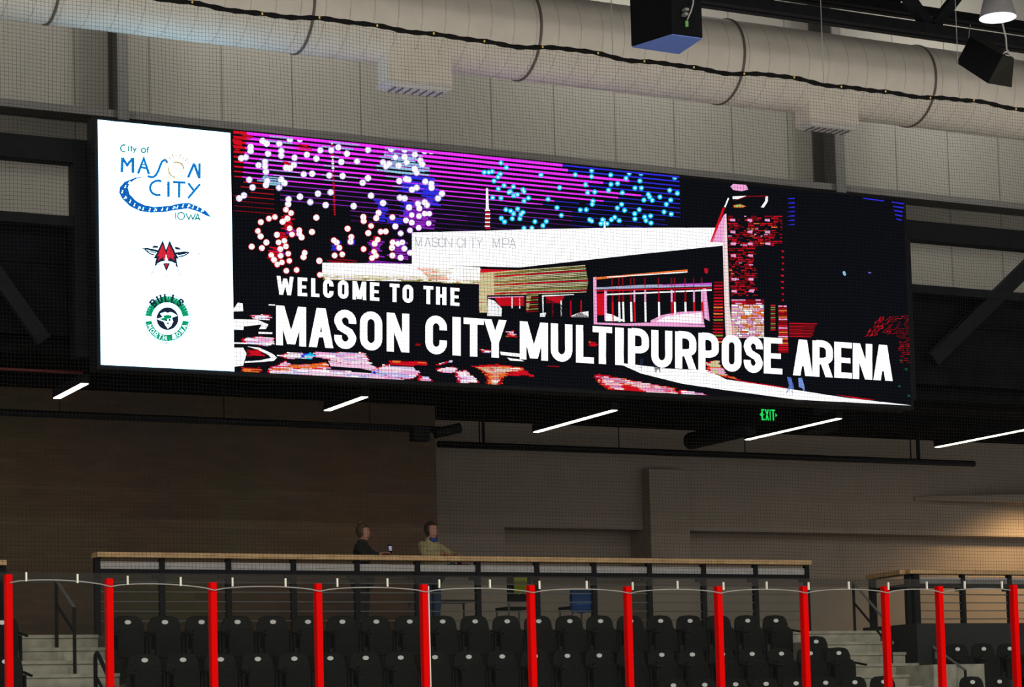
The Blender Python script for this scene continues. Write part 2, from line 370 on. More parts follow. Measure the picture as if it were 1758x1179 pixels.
# ------------------------------------------------------------------ LED display board
board = thing('display_board', 'huge wide LED screen with white logo panel and welcome message', 'screen', (15, YS+.2, PZ(800, 640, YS)))
tl, tr, bl, br = P(170, 204, YS), P(1552, 346, YS), P(171, 628, YS), P(1564, 694, YS)
SX0, SX1 = (tl.x+bl.x)/2, (tr.x+br.x)/2; SZ1, SZ0 = (tl.z+tr.z)/2, (bl.z+br.z)/2
b = MB(); b.box(SX0-.05, SX1+.05, YS+.012, YS+.36, SZ0-.06, SZ1+.04); b.build('cabinet', BLACKSTEEL, board)
for k_ in range(6):
    xx = SX0+.5+(SX1-SX0-1)*k_/5; c = MB(); c.box(xx-.06, xx+.06, YS+.36, YT-.13, zft-.14, zft-.04); c.build('mounting_bracket', BLACKSTEEL, board)
class Art:
    """flat lit shapes of the picture on the screen, drawn in its own plane"""
    def __init__(s, layer): s.b = MB(); s.Y = YS-.0008*layer
    def pt(s, x, y):
        p = P(x, y, YS); return (min(max(p.x, SX0), SX1), s.Y, min(max(p.z, SZ0), SZ1))
    def poly(s, pts, m): s.b.poly([s.pt(*p) for p in pts], m)
    def xz(s, x0, x1, z0, z1, m): s.b.poly([(x0, s.Y, z0), (x1, s.Y, z0), (x1, s.Y, z1), (x0, s.Y, z1)], m)
    def dot(s, x, y, r, m, n=12, ry=None):
        s.poly([(x+r*math.cos(2*math.pi*i/n), y+(ry or r)*math.sin(2*math.pi*i/n)) for i in range(n)], m)
    def stroke(s, pts, w, m, f=None, closed=False):
        pts = [Vector((p[0], p[1])) for p in pts]
        n = len(pts); L = []; R = []
        for i in range(n):
            if closed: a, c = pts[i-1], pts[(i+1) % n]
            else: a, c = pts[max(i-1, 0)], pts[min(i+1, n-1)]
            d1 = (pts[i]-a).normalized() if (pts[i]-a).length > 1e-9 else None
            d2 = (c-pts[i]).normalized() if (c-pts[i]).length > 1e-9 else None
            d1 = d1 or d2; d2 = d2 or d1
            n1 = Vector((-d1.y, d1.x)); n2 = Vector((-d2.y, d2.x)); mm = (n1+n2)
            mm = mm.normalized() if mm.length > 1e-6 else n1
            k = (w/2)/max(.45, mm.dot(n1)); L.append(pts[i]+mm*k); R.append(pts[i]-mm*k)
        g = f or (lambda x, y: (x, y))
        for i in range(n if closed else n-1):
            j = (i+1) % n
            s.poly([g(*L[i]), g(*L[j]), g(*R[j]), g(*R[i])], m)
    def build(s, name, parent): return s.b.build(name, None, parent, fix=False)
# glyphs: strokes/polygons in a box, x to the right 0..1, y down 0..1; A = letter width / height
def arc(cx, cy, rx, ry, a0, a1, n=10): return [(cx+rx*math.cos(math.radians(a0+(a1-a0)*i/n)), cy+ry*math.sin(math.radians(a0+(a1-a0)*i/n))) for i in range(n+1)]
def glyph(ch, W, t):
    """polygons of a letter; W width over height, t stroke over height; returned in (0..W, 0..1)"""
    S = []; Q = []
    h = t/2; dt = t*1.06
    def para(xa, ya, xb, yb, w): Q.append([(xa, ya), (xa+w, ya), (xb+w, yb), (xb, yb)])
    def rect(x0, y0, x1, y1): Q.append([(x0, y0), (x1, y0), (x1, y1), (x0, y1)])
    r = min(W*.42, .26)
    if ch in 'ELTIHFNMUPRB':
        pass
    if ch == 'I': rect(0, 0, W, 1)
    if ch in 'ELF':
        rect(0, 0, t, 1)
        if ch != 'F': rect(0, 1-t*.82, W, 1)
        if ch in 'EF': rect(0, 0, W, t*.82); rect(0, .5-t*.38, W*.92, .5+t*.38)
    if ch == 'T': rect(0, 0, W, t*.85); rect(W/2-h, 0, W/2+h, 1)
    if ch == 'H': rect(0, 0, t, 1); rect(W-t, 0, W, 1); rect(0, .5-t*.4, W, .5+t*.4)
    if ch == 'N': rect(0, 0, t*.95, 1); rect(W-t*.95, 0, W, 1); para(0, 0, W-dt, 1, dt)
    if ch == 'M':
        rect(0, 0, t*.9, 1); rect(W-t*.9, 0, W, 1)
        para(0, 0, W/2-dt*.5, .96, dt); para(W-dt, 0, W/2-dt*.5, .96, dt)
    if ch == 'W':
        para(0, 0, W*.27-dt*.45, 1, dt*.86); para(W/2-dt*.43, .12, W*.27-dt*.45, 1, dt*.86)
        para(W/2-dt*.43, .12, W*.73-dt*.42, 1, dt*.86); para(W-dt*.86, 0, W*.73-dt*.42, 1, dt*.86)
    if ch == 'A':
        para(W/2-dt*.56, 0, 0, 1, dt*1.02); para(W/2-dt*.46, 0, W-dt*1.02, 1, dt*1.02); rect(W*.26, .60, W*.74, .60+t*.72)
    if ch == 'V': para(0, 0, W/2-dt*.5, 1, dt); para(W-dt, 0, W/2-dt*.5, 1, dt)
    if ch == 'Y': para(0, 0, W/2-dt*.5, .60, dt); para(W-dt, 0, W/2-dt*.5, .60, dt); rect(W/2-h, .56, W/2+h, 1)
    if ch == 'O':
        a = (W-t)/2; e = min(a*1.1, .3)
        S.append((arc(W/2, h+e, a, e, 180, 360)+arc(W/2, 1-h-e, a, e, 0, 180), True))
    if ch == 'C':
        a = (W-t)/2; e = min(a*1.1, .3)
        S.append(([(W-h, .37)]+arc(W/2, h+e, a, e, 0, -180)+arc(W/2, 1-h-e, a, e, 180, 0)+[(W-h, .63)], False))
    if ch == 'U':
        a = (W-t)/2; e = min(a*1.1, .3)
        S.append(([(h, 0)]+arc(W/2, 1-h-e, a, e, 180, 0)+[(W-h, 0)], False))
    if ch == 'S':
        a = (W-t)/2; e = .215
        S.append(([(W-h, .345)]+arc(W/2, h+e*.9, a, e*.9, 0, -180)+[(h+.01, .33), (W*.3, .45), (W*.7, .57), (W-h-.01, .68)]+arc(W/2, 1-h-e*.9, a, e*.9, 0, 180)+[(h, .655)], False))
    if ch in 'PRB':
        rect(0, 0, t, 1); yb = .56 if ch != 'B' else .5
        e = min((yb-t*.8)/2, W*.4)
        S.append(([(t*.5, t*.42)]+[(W-h-e, t*.42)]+arc(W-h-e, t*.42+e, e, e, -90, 0, 6)+arc(W-h-e, yb-t*.4-e*.2, e, e*.6, 0, 90, 6)+[(t*.5, yb-t*.4+e*.4)], False))
        if ch == 'R': para(W*.34, .52, W-dt, 1, dt)
        if ch == 'B': S.append(([(t*.5, .5), (W-h-e, .5)]+arc(W-h-e, .5+e, e, e, -90, 0, 6)+arc(W-h-e, 1-t*.42-e, e, e, 0, 90, 6)+[(t*.5, 1-t*.42)], False))
    return Q, S
def put_letter(art, ch, W, t, f, m):
    Q, S = glyph(ch, W, t)
    for q in Q: art.poly([f(*p) for p in q], m)
    for pts, cl in S: art.stroke(pts, t, m, f, cl)
WHITE = emit((252, 252, 252), 1.25); LOGOWHITE = emit((253, 253, 253), 4.8, (.40, .74, 1.0))
TEXTW = emit((254, 254, 254), 1.6)
# --- white panel
xsplit = (PX(397.5, 223, YS)+PX(400, 635, YS))/2
a = Art(1); a.xz(SX0, xsplit, SZ0, SZ1, LOGOWHITE); panel = a.build('logo_panel', board)
BLUE = emit((24, 128, 214)); BLUED = emit((20, 105, 200)); TEAL = emit((40, 140, 130)); GOLD = emit((214, 186, 110)); NAVY = emit((30, 38, 60))
CRED = emit((226, 40, 62)); GREEN = emit((14, 160, 104)); PANELW = LOGOWHITE
z5 = lambda x, y: (160+x/5.36, 200+y/5.36)
a = Art(4)
def st(pts, w, m): a.stroke([z5(*p) for p in pts], (w*1.15+4)/5.36, m)
st([(263, 512), (268, 378)], 19, BLUE); st([(268, 380), (312, 448), (362, 385)], 17, BLUE); st([(365, 380), (365, 520)], 19, BLUE)
st([(412, 524), (465, 385), (512, 530)], 18, BLUE); st([(440, 468), (492, 478)], 13, BLUE); st([(450, 440), (480, 445)], 8, BLUE)
st([(680, 428), (672, 408), (655, 400), (632, 415), (617, 450), (600, 495), (580, 535), (555, 557), (530, 558), (500, 548)], 15, BLUE)
st([(872, 562), (928, 432)], 17, BLUE); st([(926, 432), (974, 560)], 18, BLUE); st([(978, 430), (976, 572)], 16, BLUE)
st(arc(595, 657, 72, 66, -62, -290, 18), 15, BLUE); st([(692, 597), (692, 740)], 17, BLUE)
st([(733, 603), (848, 608)], 15, BLUE); st([(792, 605), (790, 746)], 16, BLUE)
st([(873, 612), (928, 685)], 15, BLUE); st([(982, 622), (872, 752)], 15, BLUE)
up = [(500, 548), (400, 570), (335, 612), (318, 655), (335, 715), (395, 778), (470, 815), (560, 833), (700, 822), (800, 799), (880, 795), (960, 825), (1035, 868), (1086, 926)]
lo = [(500, 549), (395, 560), (290, 600), (245, 650), (238, 700), (265, 755), (340, 828), (430, 870), (530, 885), (640, 880), (760, 860), (870, 846), (960, 872), (1040, 912)]
for i in range(len(up)-1):
    a.poly([z5(*up[i]), z5(*up[i+1]), z5(*(lo[i+1] if i+1 < len(lo)-0 else up[-1])), z5(*lo[i])], BLUED)
a.build('city_lettering', panel)
a = Art(6)
for i, (x, y) in enumerate([(330, 606), (295, 645), (268, 692), (292, 745), (340, 780), (380, 812), (420, 840), (460, 848), (520, 858), (568, 858), (635, 853), (680, 850), (740, 838), (775, 833), (825, 822), (875, 822), (918, 832), (960, 846), (1000, 866)]):
    a.dot(*z5(x-4, y+8), 7/5.36, PANELW, 8); a.stroke([z5(x+1, y+8), z5(x+1, y-12), z5(x+9, y-8)], 4.5/5.36, PANELW)
    if i % 3 == 0: a.stroke([z5(x+13, y+10), z5(x+13, y-8)], 5/5.36, PANELW)
a.build('river_note_pattern', panel)
a = Art(5)
st(arc(282, 293, 30, 32, -60, -300, 12), 7, TEAL); st([(323, 272), (323, 320)], 6, TEAL); st([(350, 268), (350, 322)], 7, TEAL); st([(340, 285), (362, 285)], 5, TEAL)
st([(368, 288), (382, 318)], 7, TEAL); st([(395, 288), (372, 335)], 6, TEAL)
st(arc(462, 312, 20, 20, 0, 360, 14), 7, TEAL); st([(515, 282), (500, 288), (498, 335)], 7, TEAL); st([(488, 302), (512, 302)], 5, TEAL)
st([(757, 885), (757, 942)], 6, TEAL); st(arc(808, 915, 31, 33, 0, 360, 18), 6, TEAL)
st([(852, 890), (880, 948), (898, 905), (916, 948), (940, 893)], 7, TEAL); st([(935, 952), (962, 898), (980, 955)], 7, TEAL); st([(945, 935), (975, 938)], 8, TEAL)
st(arc(765, 490, 70, 70, -110, -10, 12), 9, GOLD); st(arc(765, 490, 72, 70, 100, 200, 12), 8, GOLD); a.dot(*z5(828, 480), 1.6, GOLD, 8)
for k in range(9):
    an = math.radians(-150+k*15); st([(765+110*math.cos(an), 490+110*math.sin(an)), (765+(135+18*(k % 2))*math.cos(an), 490+(135+18*(k % 2))*math.sin(an))], 5, GOLD)
a.build('fine_lettering', panel)
# --- winged letter emblem
z6 = lambda x, y: (160+x/4.536, 390+y/4.536)
a = Art(4)
def pg(pts, m): a.poly([z6(*p) for p in pts], m)
def st6(pts, w, m): a.stroke([z6(*p) for p in pts], (w*1.1+2)/4.536, m)
pg([(541, 100), (572, 190), (552, 268), (520, 270), (476, 310), (490, 243), (470, 243), (499, 190)], NAVY)
pg([(594, 102), (636, 190), (666, 244), (648, 244), (660, 320), (616, 270), (586, 270), (562, 190)], NAVY)
pg([(534, 262), (606, 262), (570, 345)], NAVY)
pg([(372, 167), (420, 160), (505, 178), (500, 196), (430, 178)], NAVY)
pg([(470, 143), (508, 146), (502, 162), (455, 160)], NAVY)
st6([(400, 172), (440, 206), (478, 216)], 7, NAVY); st6([(420, 182), (490, 200)], 5, NAVY)
pg([(762, 195), (715, 188), (640, 196), (646, 212), (700, 206)], NAVY)
pg([(632, 152), (668, 158), (690, 178), (640, 172)], NAVY)
st6([(745, 198), (708, 222), (662, 230)], 7, NAVY); st6([(720, 205), (655, 215)], 5, NAVY)
for q in ([(480, 320), (450, 368)], [(570, 372), (570, 388)], [(655, 320), (685, 375)], [(455, 275), (440, 270)], [(302, 172), (312, 172)], [(818, 207), (830, 207)], [(720, 170), (726, 172)]): st6(q, 4, emit((190, 190, 205)))
a.build('winged_logo', panel)
a = Art(6)
pg([(540, 132), (568, 208), (557, 262), (536, 236), (502, 262), (512, 225), (497, 228)], CRED)
pg([(592, 134), (636, 228), (622, 226), (634, 262), (600, 236), (580, 262), (566, 208)], CRED)
pg([(556, 285), (582, 285), (569, 320)], CRED)
st6([(500, 292), (530, 276), (570, 270), (610, 276), (640, 292)], 13, PANELW)
for i in range(11): x = 506+i*12.5; y = 292-22*math.sin(math.pi*(x-500)/140); st6([(x-4, y+7), (x, y-6), (x+4, y+5)], 3.5, emit((90, 60, 130)))
a.build('emblem_letter', panel)
# --- round club emblem
cx, cy, RO, RI = 575, 712, 168, 125
a = Art(4)
for k in range(48):
    an = k*7.5
    if an in (172.5, 180, 0, 352.5): continue
    st6(arc(cx, cy, (RO+RI)/2, (RO+RI)/2*1.03, an, an+7.5, 2), RO-RI, GREEN)
a.dot(*z6(578, 712), 85/4.536, NAVY, 32, 88/4.536)
st6(arc(cx, cy, 182, 188, 0, 360, 48), 2.5, emit((185, 190, 200)))
a.build('round_logo', panel)
a = Art(6)
pg([(490, 715), (540, 700), (520, 672), (560, 660), (580, 668), (600, 660), (625, 668), (655, 690), (612, 705), (622, 735), (605, 770), (580, 790), (562, 765), (548, 735)], PANELW)
a.build('emblem_head_outline', panel)
a = Art(7)
pg([(508, 714), (550, 705), (545, 690), (580, 682), (610, 690), (608, 705), (596, 712), (570, 714), (558, 730)], GREEN)
a.dot(*z6(568, 724), 2, NAVY, 8); a.dot(*z6(594, 722), 2, NAVY, 8); pg([(570, 742), (592, 742), (580, 762)], NAVY)
a.build('emblem_head', panel)
a = Art(6)
def arc_text(txt, r, a0, a1, hh, W, t, m, bottom=False):
    for i, ch in enumerate(txt):
        if ch == ' ': continue
        an = a0+(a1-a0)*(i+.5)/len(txt)
        def f(x, y, an=an):
            xx = (x-W/2)*hh; rr = r+(hh*(.5-y) if not bottom else -hh*(.5-y))
            th = math.radians(an)+(xx/r if not bottom else -xx/r)
            return z6(cx+rr*math.cos(th), cy+rr*1.02*math.sin(th))
        put_letter(a, ch, W, t, f, m)
arc_text('BULLS', 158, -142, -40, 66, .6, .2, NAVY)
arc_text('NORTH IOWA', 147, 163, 17, 34, .8, .17, PANELW, True)
a.build('emblem_lettering', panel)
# --- picture: dark ground, striped sky, lights, building, forecourt
a = Art(1); DARK = emit((11, 13, 19)); a.xz(xsplit, SX1, SZ0, SZ1, DARK); pic = a.build('picture', board)
MAG = emit((214, 44, 232), 1.5); PUR = emit((150, 40, 200)); BLU = emit((50, 48, 232)); REDG = emit((220, 14, 34)); LBL = emit((150, 200, 235)); CYA = emit((10, 190, 240), 1.2); CYW = emit((190, 255, 255), 1.2)
PINK = emit((246, 170, 220)); DRED = emit((150, 8, 20)); ORG = emit((240, 120, 50)); TAN = emit((214, 205, 160)); OLV = emit((140, 140, 60)); DKP = emit((85, 20, 130))
a = Art(2)
zt0 = PZ(790, 266, YS); pit = PZ(790, 300, YS)-PZ(790, 308, YS)
for i in range(17):
    zc = zt0-pit*i; th = pit*max(.13, .60-.040*i); X = lambda px: PX(px, 300, YS)
    segs = []
    if i <= 9:
        xe = {0: 966, 1: 975, 2: 1080, 3: 1035, 4: 1010, 5: 1100, 6: 1060, 7: 1035, 8: 950, 9: 930}[i]
        segs = [(402, 425-i, REDG), (425-i, xe, MAG), (xe, 1166, BLU)]
    else:
        segs = [(402 if i > 12 else 402+random.random()*30, 470, REDG if i < 14 else DRED), (480 if i < 14 else 600, 800, PUR if i < 15 else DKP), (800, 980, PUR if i < 13 else DKP), (980, 1150-random.random()*30, BLU)]
    for x0, x1, mm in segs:
        x = x0
        while x < x1:
            l = random.uniform(40, 160); e = min(x+l, x1)
            k_ = .55 if mm is BLU else 1
            a.xz(X(x), X(e), zc-th/2*k_, zc+th/2*k_, mm); x = e
            if i > 6 and mm is BLU: x += random.uniform(0, 12)
    if i < 9:
        for x0, x1 in ((440, 520), (548, 600), (650, 700)):
            if random.random() < .75: a.xz(X(x0+random.uniform(0, 30)), X(x1+random.uniform(-20, 20)), zc-th/2, zc+th*.1, LBL)
a.build('sky_stripe_pattern', pic)
z7 = lambda x, y: (390+x/4.3675, 210+y/4.3675)
z8 = lambda x, y: (790+x/4.3675, 250+y/4.3675)
a = Art(3)
def p7(pts, m): a.poly([z7(*p) for p in pts], m)
def ragged(x0, x1, y0, y1, m, z=z7, n=9, slope=.1):
    n = int(n*1.8)
    """a ragged patch made of short rows, as coarse LED rows show it"""
    for i in range(n):
        y = y0+(y1-y0)*(i+.5)/n; h = (y1-y0)/n*.36; l = x0+random.uniform(-.1, .35)*(x1-x0); r = x1-random.uniform(-.1, .35)*(x1-x0)
        a.poly([z(l, y-h), z(r, y-h+slope*(r-l)), z(r, y+h+slope*(r-l)), z(l, y+h)], m)
ragged(90, 190, 70, 130, REDG, n=4); ragged(30, 120, 110, 210, REDG, n=4); ragged(530, 630, 160, 210, REDG, n=3); ragged(400, 480, 290, 330, REDG, n=2)
ragged(1310, 1540, 560, 790, PUR, n=8); ragged(1300, 1400, 590, 700, BLU, n=4); ragged(1100, 1200, 570, 740, BLU, n=5); ragged(1200, 1320, 705, 755, BLU, n=2); ragged(1470, 1620, 480, 620, BLU, n=5)
ragged(1130, 1490, 220, 380, LBL, n=6); ragged(1180, 1420, 180, 260, PUR, n=3); ragged(1270, 1560, 390, 520, BLU, n=4)
ragged(1060, 1170, 880, 1020, PUR, n=6); ragged(1210, 1350, 870, 1020, PUR, n=5); ragged(1080, 1150, 850, 900, REDG, n=3)
ragged(410, 500, 690, 800, REDG, n=6); ragged(390, 450, 820, 950, REDG, n=6); ragged(305, 420, 930, 1060, REDG, n=6); ragged(440, 520, 800, 850, PUR, n=3); ragged(370, 440, 940, 1000, PUR, n=3)
ragged(240, 440, 400, 470, LBL, n=3); ragged(270, 310, 280, 480, LBL, n=6); ragged(780, 860, 880, 960, BLU, n=4); ragged(900, 960, 840, 920, BLU, n=4)
ragged(720, 1050, 1020, 1050, DRED, n=2); ragged(1050, 1380, 1030, 1060, PUR, n=2)
# tall masts
for i in range(34):
    y = 140+i*16.5; l = random.uniform(4, 11)
    a.poly([z7(786-l+i*.6, y), z7(786+l+i*.6, y), z7(786+l+i*.6, y+random.uniform(6, 13)), z7(786-l+i*.6, y+10)], WHITE if (i < 14 and random.random() < .75) else REDG)
p8 = lambda pts, m: a.poly([z8(*p) for p in pts], m)
p8([(193, 318), (208, 318), (215, 480), (192, 480)], WHITE)
for i in range(10): y = 480+i*15; p8([(186+random.uniform(-6, 4), y), (224+random.uniform(-4, 6), y), (224, y+9), (188, y+9)], REDG if i % 2 else WHITE)
p8([(1076, 545), (1088, 545), (1090, 618), (1074, 618)], WHITE)
a.build('sky_glow_pattern', pic)
WD = [(175,185),(175,215),(265,140),(295,160),(390,160),(470,130),(545,125),(105,270),(140,262),(305,235),(405,215),(405,250),(505,265),(235,322),(283,295),(283,330),(290,370),(440,340),(500,320),(470,345),(165,430),(300,440),(290,470),(405,430),(430,455),(388,490),(190,488),(125,548),(90,570),(697,210),(597,243),(668,272),(780,210),(833,188),(897,235),(855,297),(973,293),(1055,207),(573,390),(637,385),(765,398),(865,402),(1055,418),(1015,453),(775,525),(545,558),(680,535),(460,577),(457,613),(440,655),(478,680),(622,598),(738,620),(948,628),(1078,550),(668,714),(357,710),(312,722),(252,748),(450,722),(415,745),(468,795),(485,840),(540,810),(540,835),(557,862),(230,815),(250,855),(372,843),(293,900),(183,932),(260,942),(385,900),(428,888),(440,930),(398,950),(457,985),(330,995),(350,1030),(375,1065),(410,1050),(465,1038),(400,1000),(580,978),(572,1010),(635,822),(690,1038),(443,1113),(520,1107),(695,1143),(800,885),(820,900),(840,940),(862,990),(805,998),(930,860),(925,895),(902,797),(1020,710),(1023,740),(1078,777),(1057,830),(1150,820),(1188,818),(1127,880),(1105,910),(1100,970),(1115,1000),(1085,1018),(1022,950),(1260,780),(1238,712),(1300,832),(1240,900),(1235,940),(1280,910),(1313,900),(1328,947),(1238,998),(1300,1015),(1370,810),(1370,978),(1117,718),(1135,678),(1168,605),(1168,300),(1190,330),(1215,310),(1260,262),(1230,200),(1330,205),(1330,260),(1345,300),(1285,325),(1407,243),(1447,285),(1462,315),(1405,350),(1420,378),(1290,440),(1340,425),(1360,430),(1385,505),(1420,490),(1485,445),(1530,460),(1532,490),(1610,535),(1580,570),(1295,565),(1330,570),(1363,638),(1430,610),(1480,600),(1497,620),(1440,645),(1480,685),(1515,685),(1383,695),(1437,703),(1340,735),(1383,752),(1510,757),(1480,215),(1530,215),(1435,790)]
CDt = [(305,130),(345,165),(180,200),(215,200),(240,195),(300,212),(283,235),(253,265),(328,300),(285,325),(398,308),(375,345),(365,350),(470,330),(478,345),(400,375),(428,367),(243,390),(305,393),(512,393),(478,415),(342,480),(378,490),(400,510),(430,475),(470,500),(455,515),(390,548),(447,548),(308,545),(332,572),(560,570),(645,568),(620,600),(478,620),(537,618),(605,220),(745,315),(658,402),(725,465),(758,523),(862,218),(985,188),(985,232),(940,293),(955,352),(1008,347),(995,415),(990,440),(900,482),(945,480),(970,555),(985,565),(1068,555),(1055,585),(1100,585),(1128,220),(1130,290),(1112,335),(1180,285),(1215,353),(1243,245),(1267,207),(1355,210),(1347,265),(1358,318),(1310,318),(1210,440),(1177,468),(1232,485),(1342,480),(1308,510),(1310,550),(1158,537),(1133,555),(1192,562),(1410,365),(1420,385),(1440,410),(1377,408),(1497,385),(1570,335),(1627,357),(1578,408),(1545,440),(1528,497),(1582,513),(1427,527),(1382,535),(1392,562),(1430,580),(1608,240)]
a = Art(4)
for x, y in WD: a.dot(*z7(x, y), 5.9, REDG if (y > 640 and x < 1250) else (emit((190, 165, 240)) if y < 640 else PUR), 14)
for x, y in CDt: a.dot(*z8(x, y), 4.4, CYA, 12)
a.build('halo_dot_pattern', pic)
a = Art(5)
for x, y in WD: a.dot(*z7(x, y), random.uniform(4.4, 5.2), WHITE, 14)
for x, y in CDt: a.dot(*z8(x, y), 2.3, CYW, 10)
a.build('light_dot_pattern', pic)
# building
a = Art(6)
PALE = emit((250, 228, 240)); LAV = emit((196, 190, 240))
def smear(z, pts, edge=REDG, pal=(PALE, PALE, WHITE, PINK, PINK, LAV), sl=.055, step=1.9):
    '''a bright streaky patch: many thin rows with ragged, darker ends'''
    q = [z(*p) for p in pts]; q = [(x, y-sl*x) for x, y in q]
    y = min(p[1] for p in q)+.3; y1 = max(p[1] for p in q)
    while y < y1:
        xs = []
        for i in range(len(q)):
            (xa, ya), (xb, yb) = q[i-1], q[i]
            if (ya <= y) != (yb <= y): xs.append(xa+(y-ya)/(yb-ya)*(xb-xa))
        xs.sort()
        for k in range(0, len(xs)-1, 2):
            xa, xb = xs[k]+random.uniform(-3, 2), xs[k+1]+random.uniform(-2, 4); x = xa
            while x < xb:
                nearedge = x-xa < 3 or xb-x < 6 or y-min(p[1] for p in q) < 1.5
                l = random.uniform(2, 6) if nearedge else random.uniform(5, 34); e = min(x+l, xb)
                m_ = edge if nearedge and random.random() < .8 else random.choice(pal)
                a.poly([(x, y+sl*x), (e, y+sl*e), (e, y+step*.96+sl*e), (x, y+step*.96+sl*x)], m_); x = e
        y += step
z2 = lambda x, y: (780+x/4.395, 450+y/4.395)
z1_ = lambda x, y: (390+x/4.395, 450+y/4.395)
z3 = lambda x, y: (1170+x/4.288, 290+y/4.288)
z4 = lambda x, y: (1170+x/4.288, 480+y/4.288)
def pp(z, pts, m): a.poly([z(*p) for p in pts], m)
a.poly([(707, 399), (800, 397), (900, 394), (1050, 391), (1240, 391), (1246, 421), (1100, 436), (893, 459), (800, 457), (707, 455)], WHITE)
a.poly([(553, 451), (708, 453), (824, 459), (824, 482), (700, 479), (553, 475)], WHITE)
smear(lambda x, y: (x, y), [(553, 470), (700, 473), (824, 474), (824, 487), (700, 482), (553, 480)], OLV, (TAN, TAN, OLV, PALE, WHITE, TAN), .02)
smear(lambda x, y: (x, y), [(716, 459), (824, 459), (824, 486), (740, 480)], ORG, (TAN, PALE, TAN, OLV, ORG, WHITE), .02)
for i in range(28):           # ribbed tan panel
    f = i/28; y0 = 82+f*290; xr = 1010-abs(f-.35)*70 if f < .6 else 555+60*(1-f)
    y1 = y0-(60 if f < .6 else 8)*(1-f)
    pp(z2, [(185, y0), (xr, y1), (xr, y1+6), (185, y0+8)], [TAN, OLV, TAN, REDG, TAN, TAN][i % 6])
pp(z2, [(185, 85), (300, 72), (300, 245), (245, 245), (245, 380), (190, 380)], TAN)
for i in range(14): pp(z2, [(188, 92+i*20), (545, 60+i*17), (545, 63+i*17), (188, 95+i*20)], OLV if i % 2 else ORG)
for i in range(9): pp(z2, [(545, 235+i*17), (632, 228+i*17), (632, 236+i*17), (545, 243+i*17)], OLV if i % 2 else DRED)
pp(z2, [(200, 52), (480, 60), (190, 80)], REDG)
a.build('facade_pattern', pic)
a = Art(8)
pp(z2, [(245, 250), (540, 244), (540, 410), (245, 408)], DARK); pp(z2, [(635, 250), (1040, 235), (1040, 420), (635, 412)], DARK)
pp(z2, [(250, 275), (300, 290), (358, 350), (355, 408), (247, 405)], WHITE)
pp(z2, [(300, 268), (525, 262), (525, 330), (340, 330)], REDG); pp(z2, [(250, 262), (525, 256), (525, 264), (250, 270)], PINK)
for x in (430, 488): pp(z2, [(x, 262), (x+8, 262), (x+8, 350), (x, 350)], WHITE)
pp(z2, [(660, 255), (672, 255), (672, 390), (665, 390)], WHITE); pp(z2, [(660, 250), (900, 240), (900, 248), (660, 260)], WHITE)
pp(z2, [(690, 262), (830, 258), (800, 310), (690, 310)], REDG)
pp(z2, [(645, 385), (690, 380), (685, 412), (645, 412)], WHITE); pp(z2, [(880, 405), (940, 380), (1010, 370), (1012, 418), (885, 415)], WHITE)
for x, m_ in ((735, REDG), (800, WHITE), (872, REDG), (950, REDG)): pp(z2, [(x, 290), (x+10, 290), (x+10, 410), (x, 410)], m_)
# glazed entrance
pp(z2, [(1045, 115), (1070, 110), (1075, 460), (1050, 455)], PINK); pp(z2, [(1072, 240), (1130, 235), (1130, 400), (1075, 400)], REDG)
pp(z2, [(1130, 210), (1150, 210), (1150, 440), (1130, 440)], PINK)
pp(z2, [(1060, 115), (1758, 55), (1758, 68), (1060, 132)], ORG); pp(z2, [(1150, 110), (1758, 70), (1758, 78), (1150, 118)], WHITE)
pp(z2, [(1060, 192), (1400, 172), (1940, 160), (1940, 182), (1060, 206)], emit((170, 180, 210))); pp(z2, [(1560, 170), (1940, 155), (1940, 172), (1560, 180)], emit((220, 60, 220)))
pp(z2, [(1060, 212), (1940, 190), (1940, 198), (1060, 222)], REDG); pp(z2, [(1140, 240), (1940, 205), (1940, 216), (1140, 250)], WHITE)
for x in (1185, 1235, 1265, 1325, 1350, 1432, 1535, 1632, 1655, 1735, 1800, 1860):
    pp(z2, [(x, 210), (x+13, 210), (x+14, 300), (x, 300)], DRED if x % 2 else PINK); pp(z2, [(x, 300), (x+14, 300), (x+18, 450), (x+3, 450)], WHITE if x % 3 else REDG)
    pp(z2, [(x, 120), (x+8, 118), (x+8, 185), (x, 188)], DRED)
pp(z2, [(1140, 385), (1190, 395), (1290, 445), (1140, 445)], WHITE)
pp(z2, [(1480, 440), (1560, 400), (1700, 375), (1870, 368), (1885, 470), (1480, 462)], PINK); pp(z2, [(1520, 448), (1600, 405), (1758, 385), (1865, 380), (1870, 462)], WHITE)
pp(z2, [(1050, 455), (1300, 462), (1480, 455), (1890, 475), (1890, 490), (1300, 480), (1050, 468)], PINK)
pp(z3, [(155, 880), (180, 880), (205, 1120), (165, 1100)], PINK); pp(z3, [(165, 730), (195, 735), (190, 770), (170, 765)], REDG)
a.build('entrance_pattern', pic)
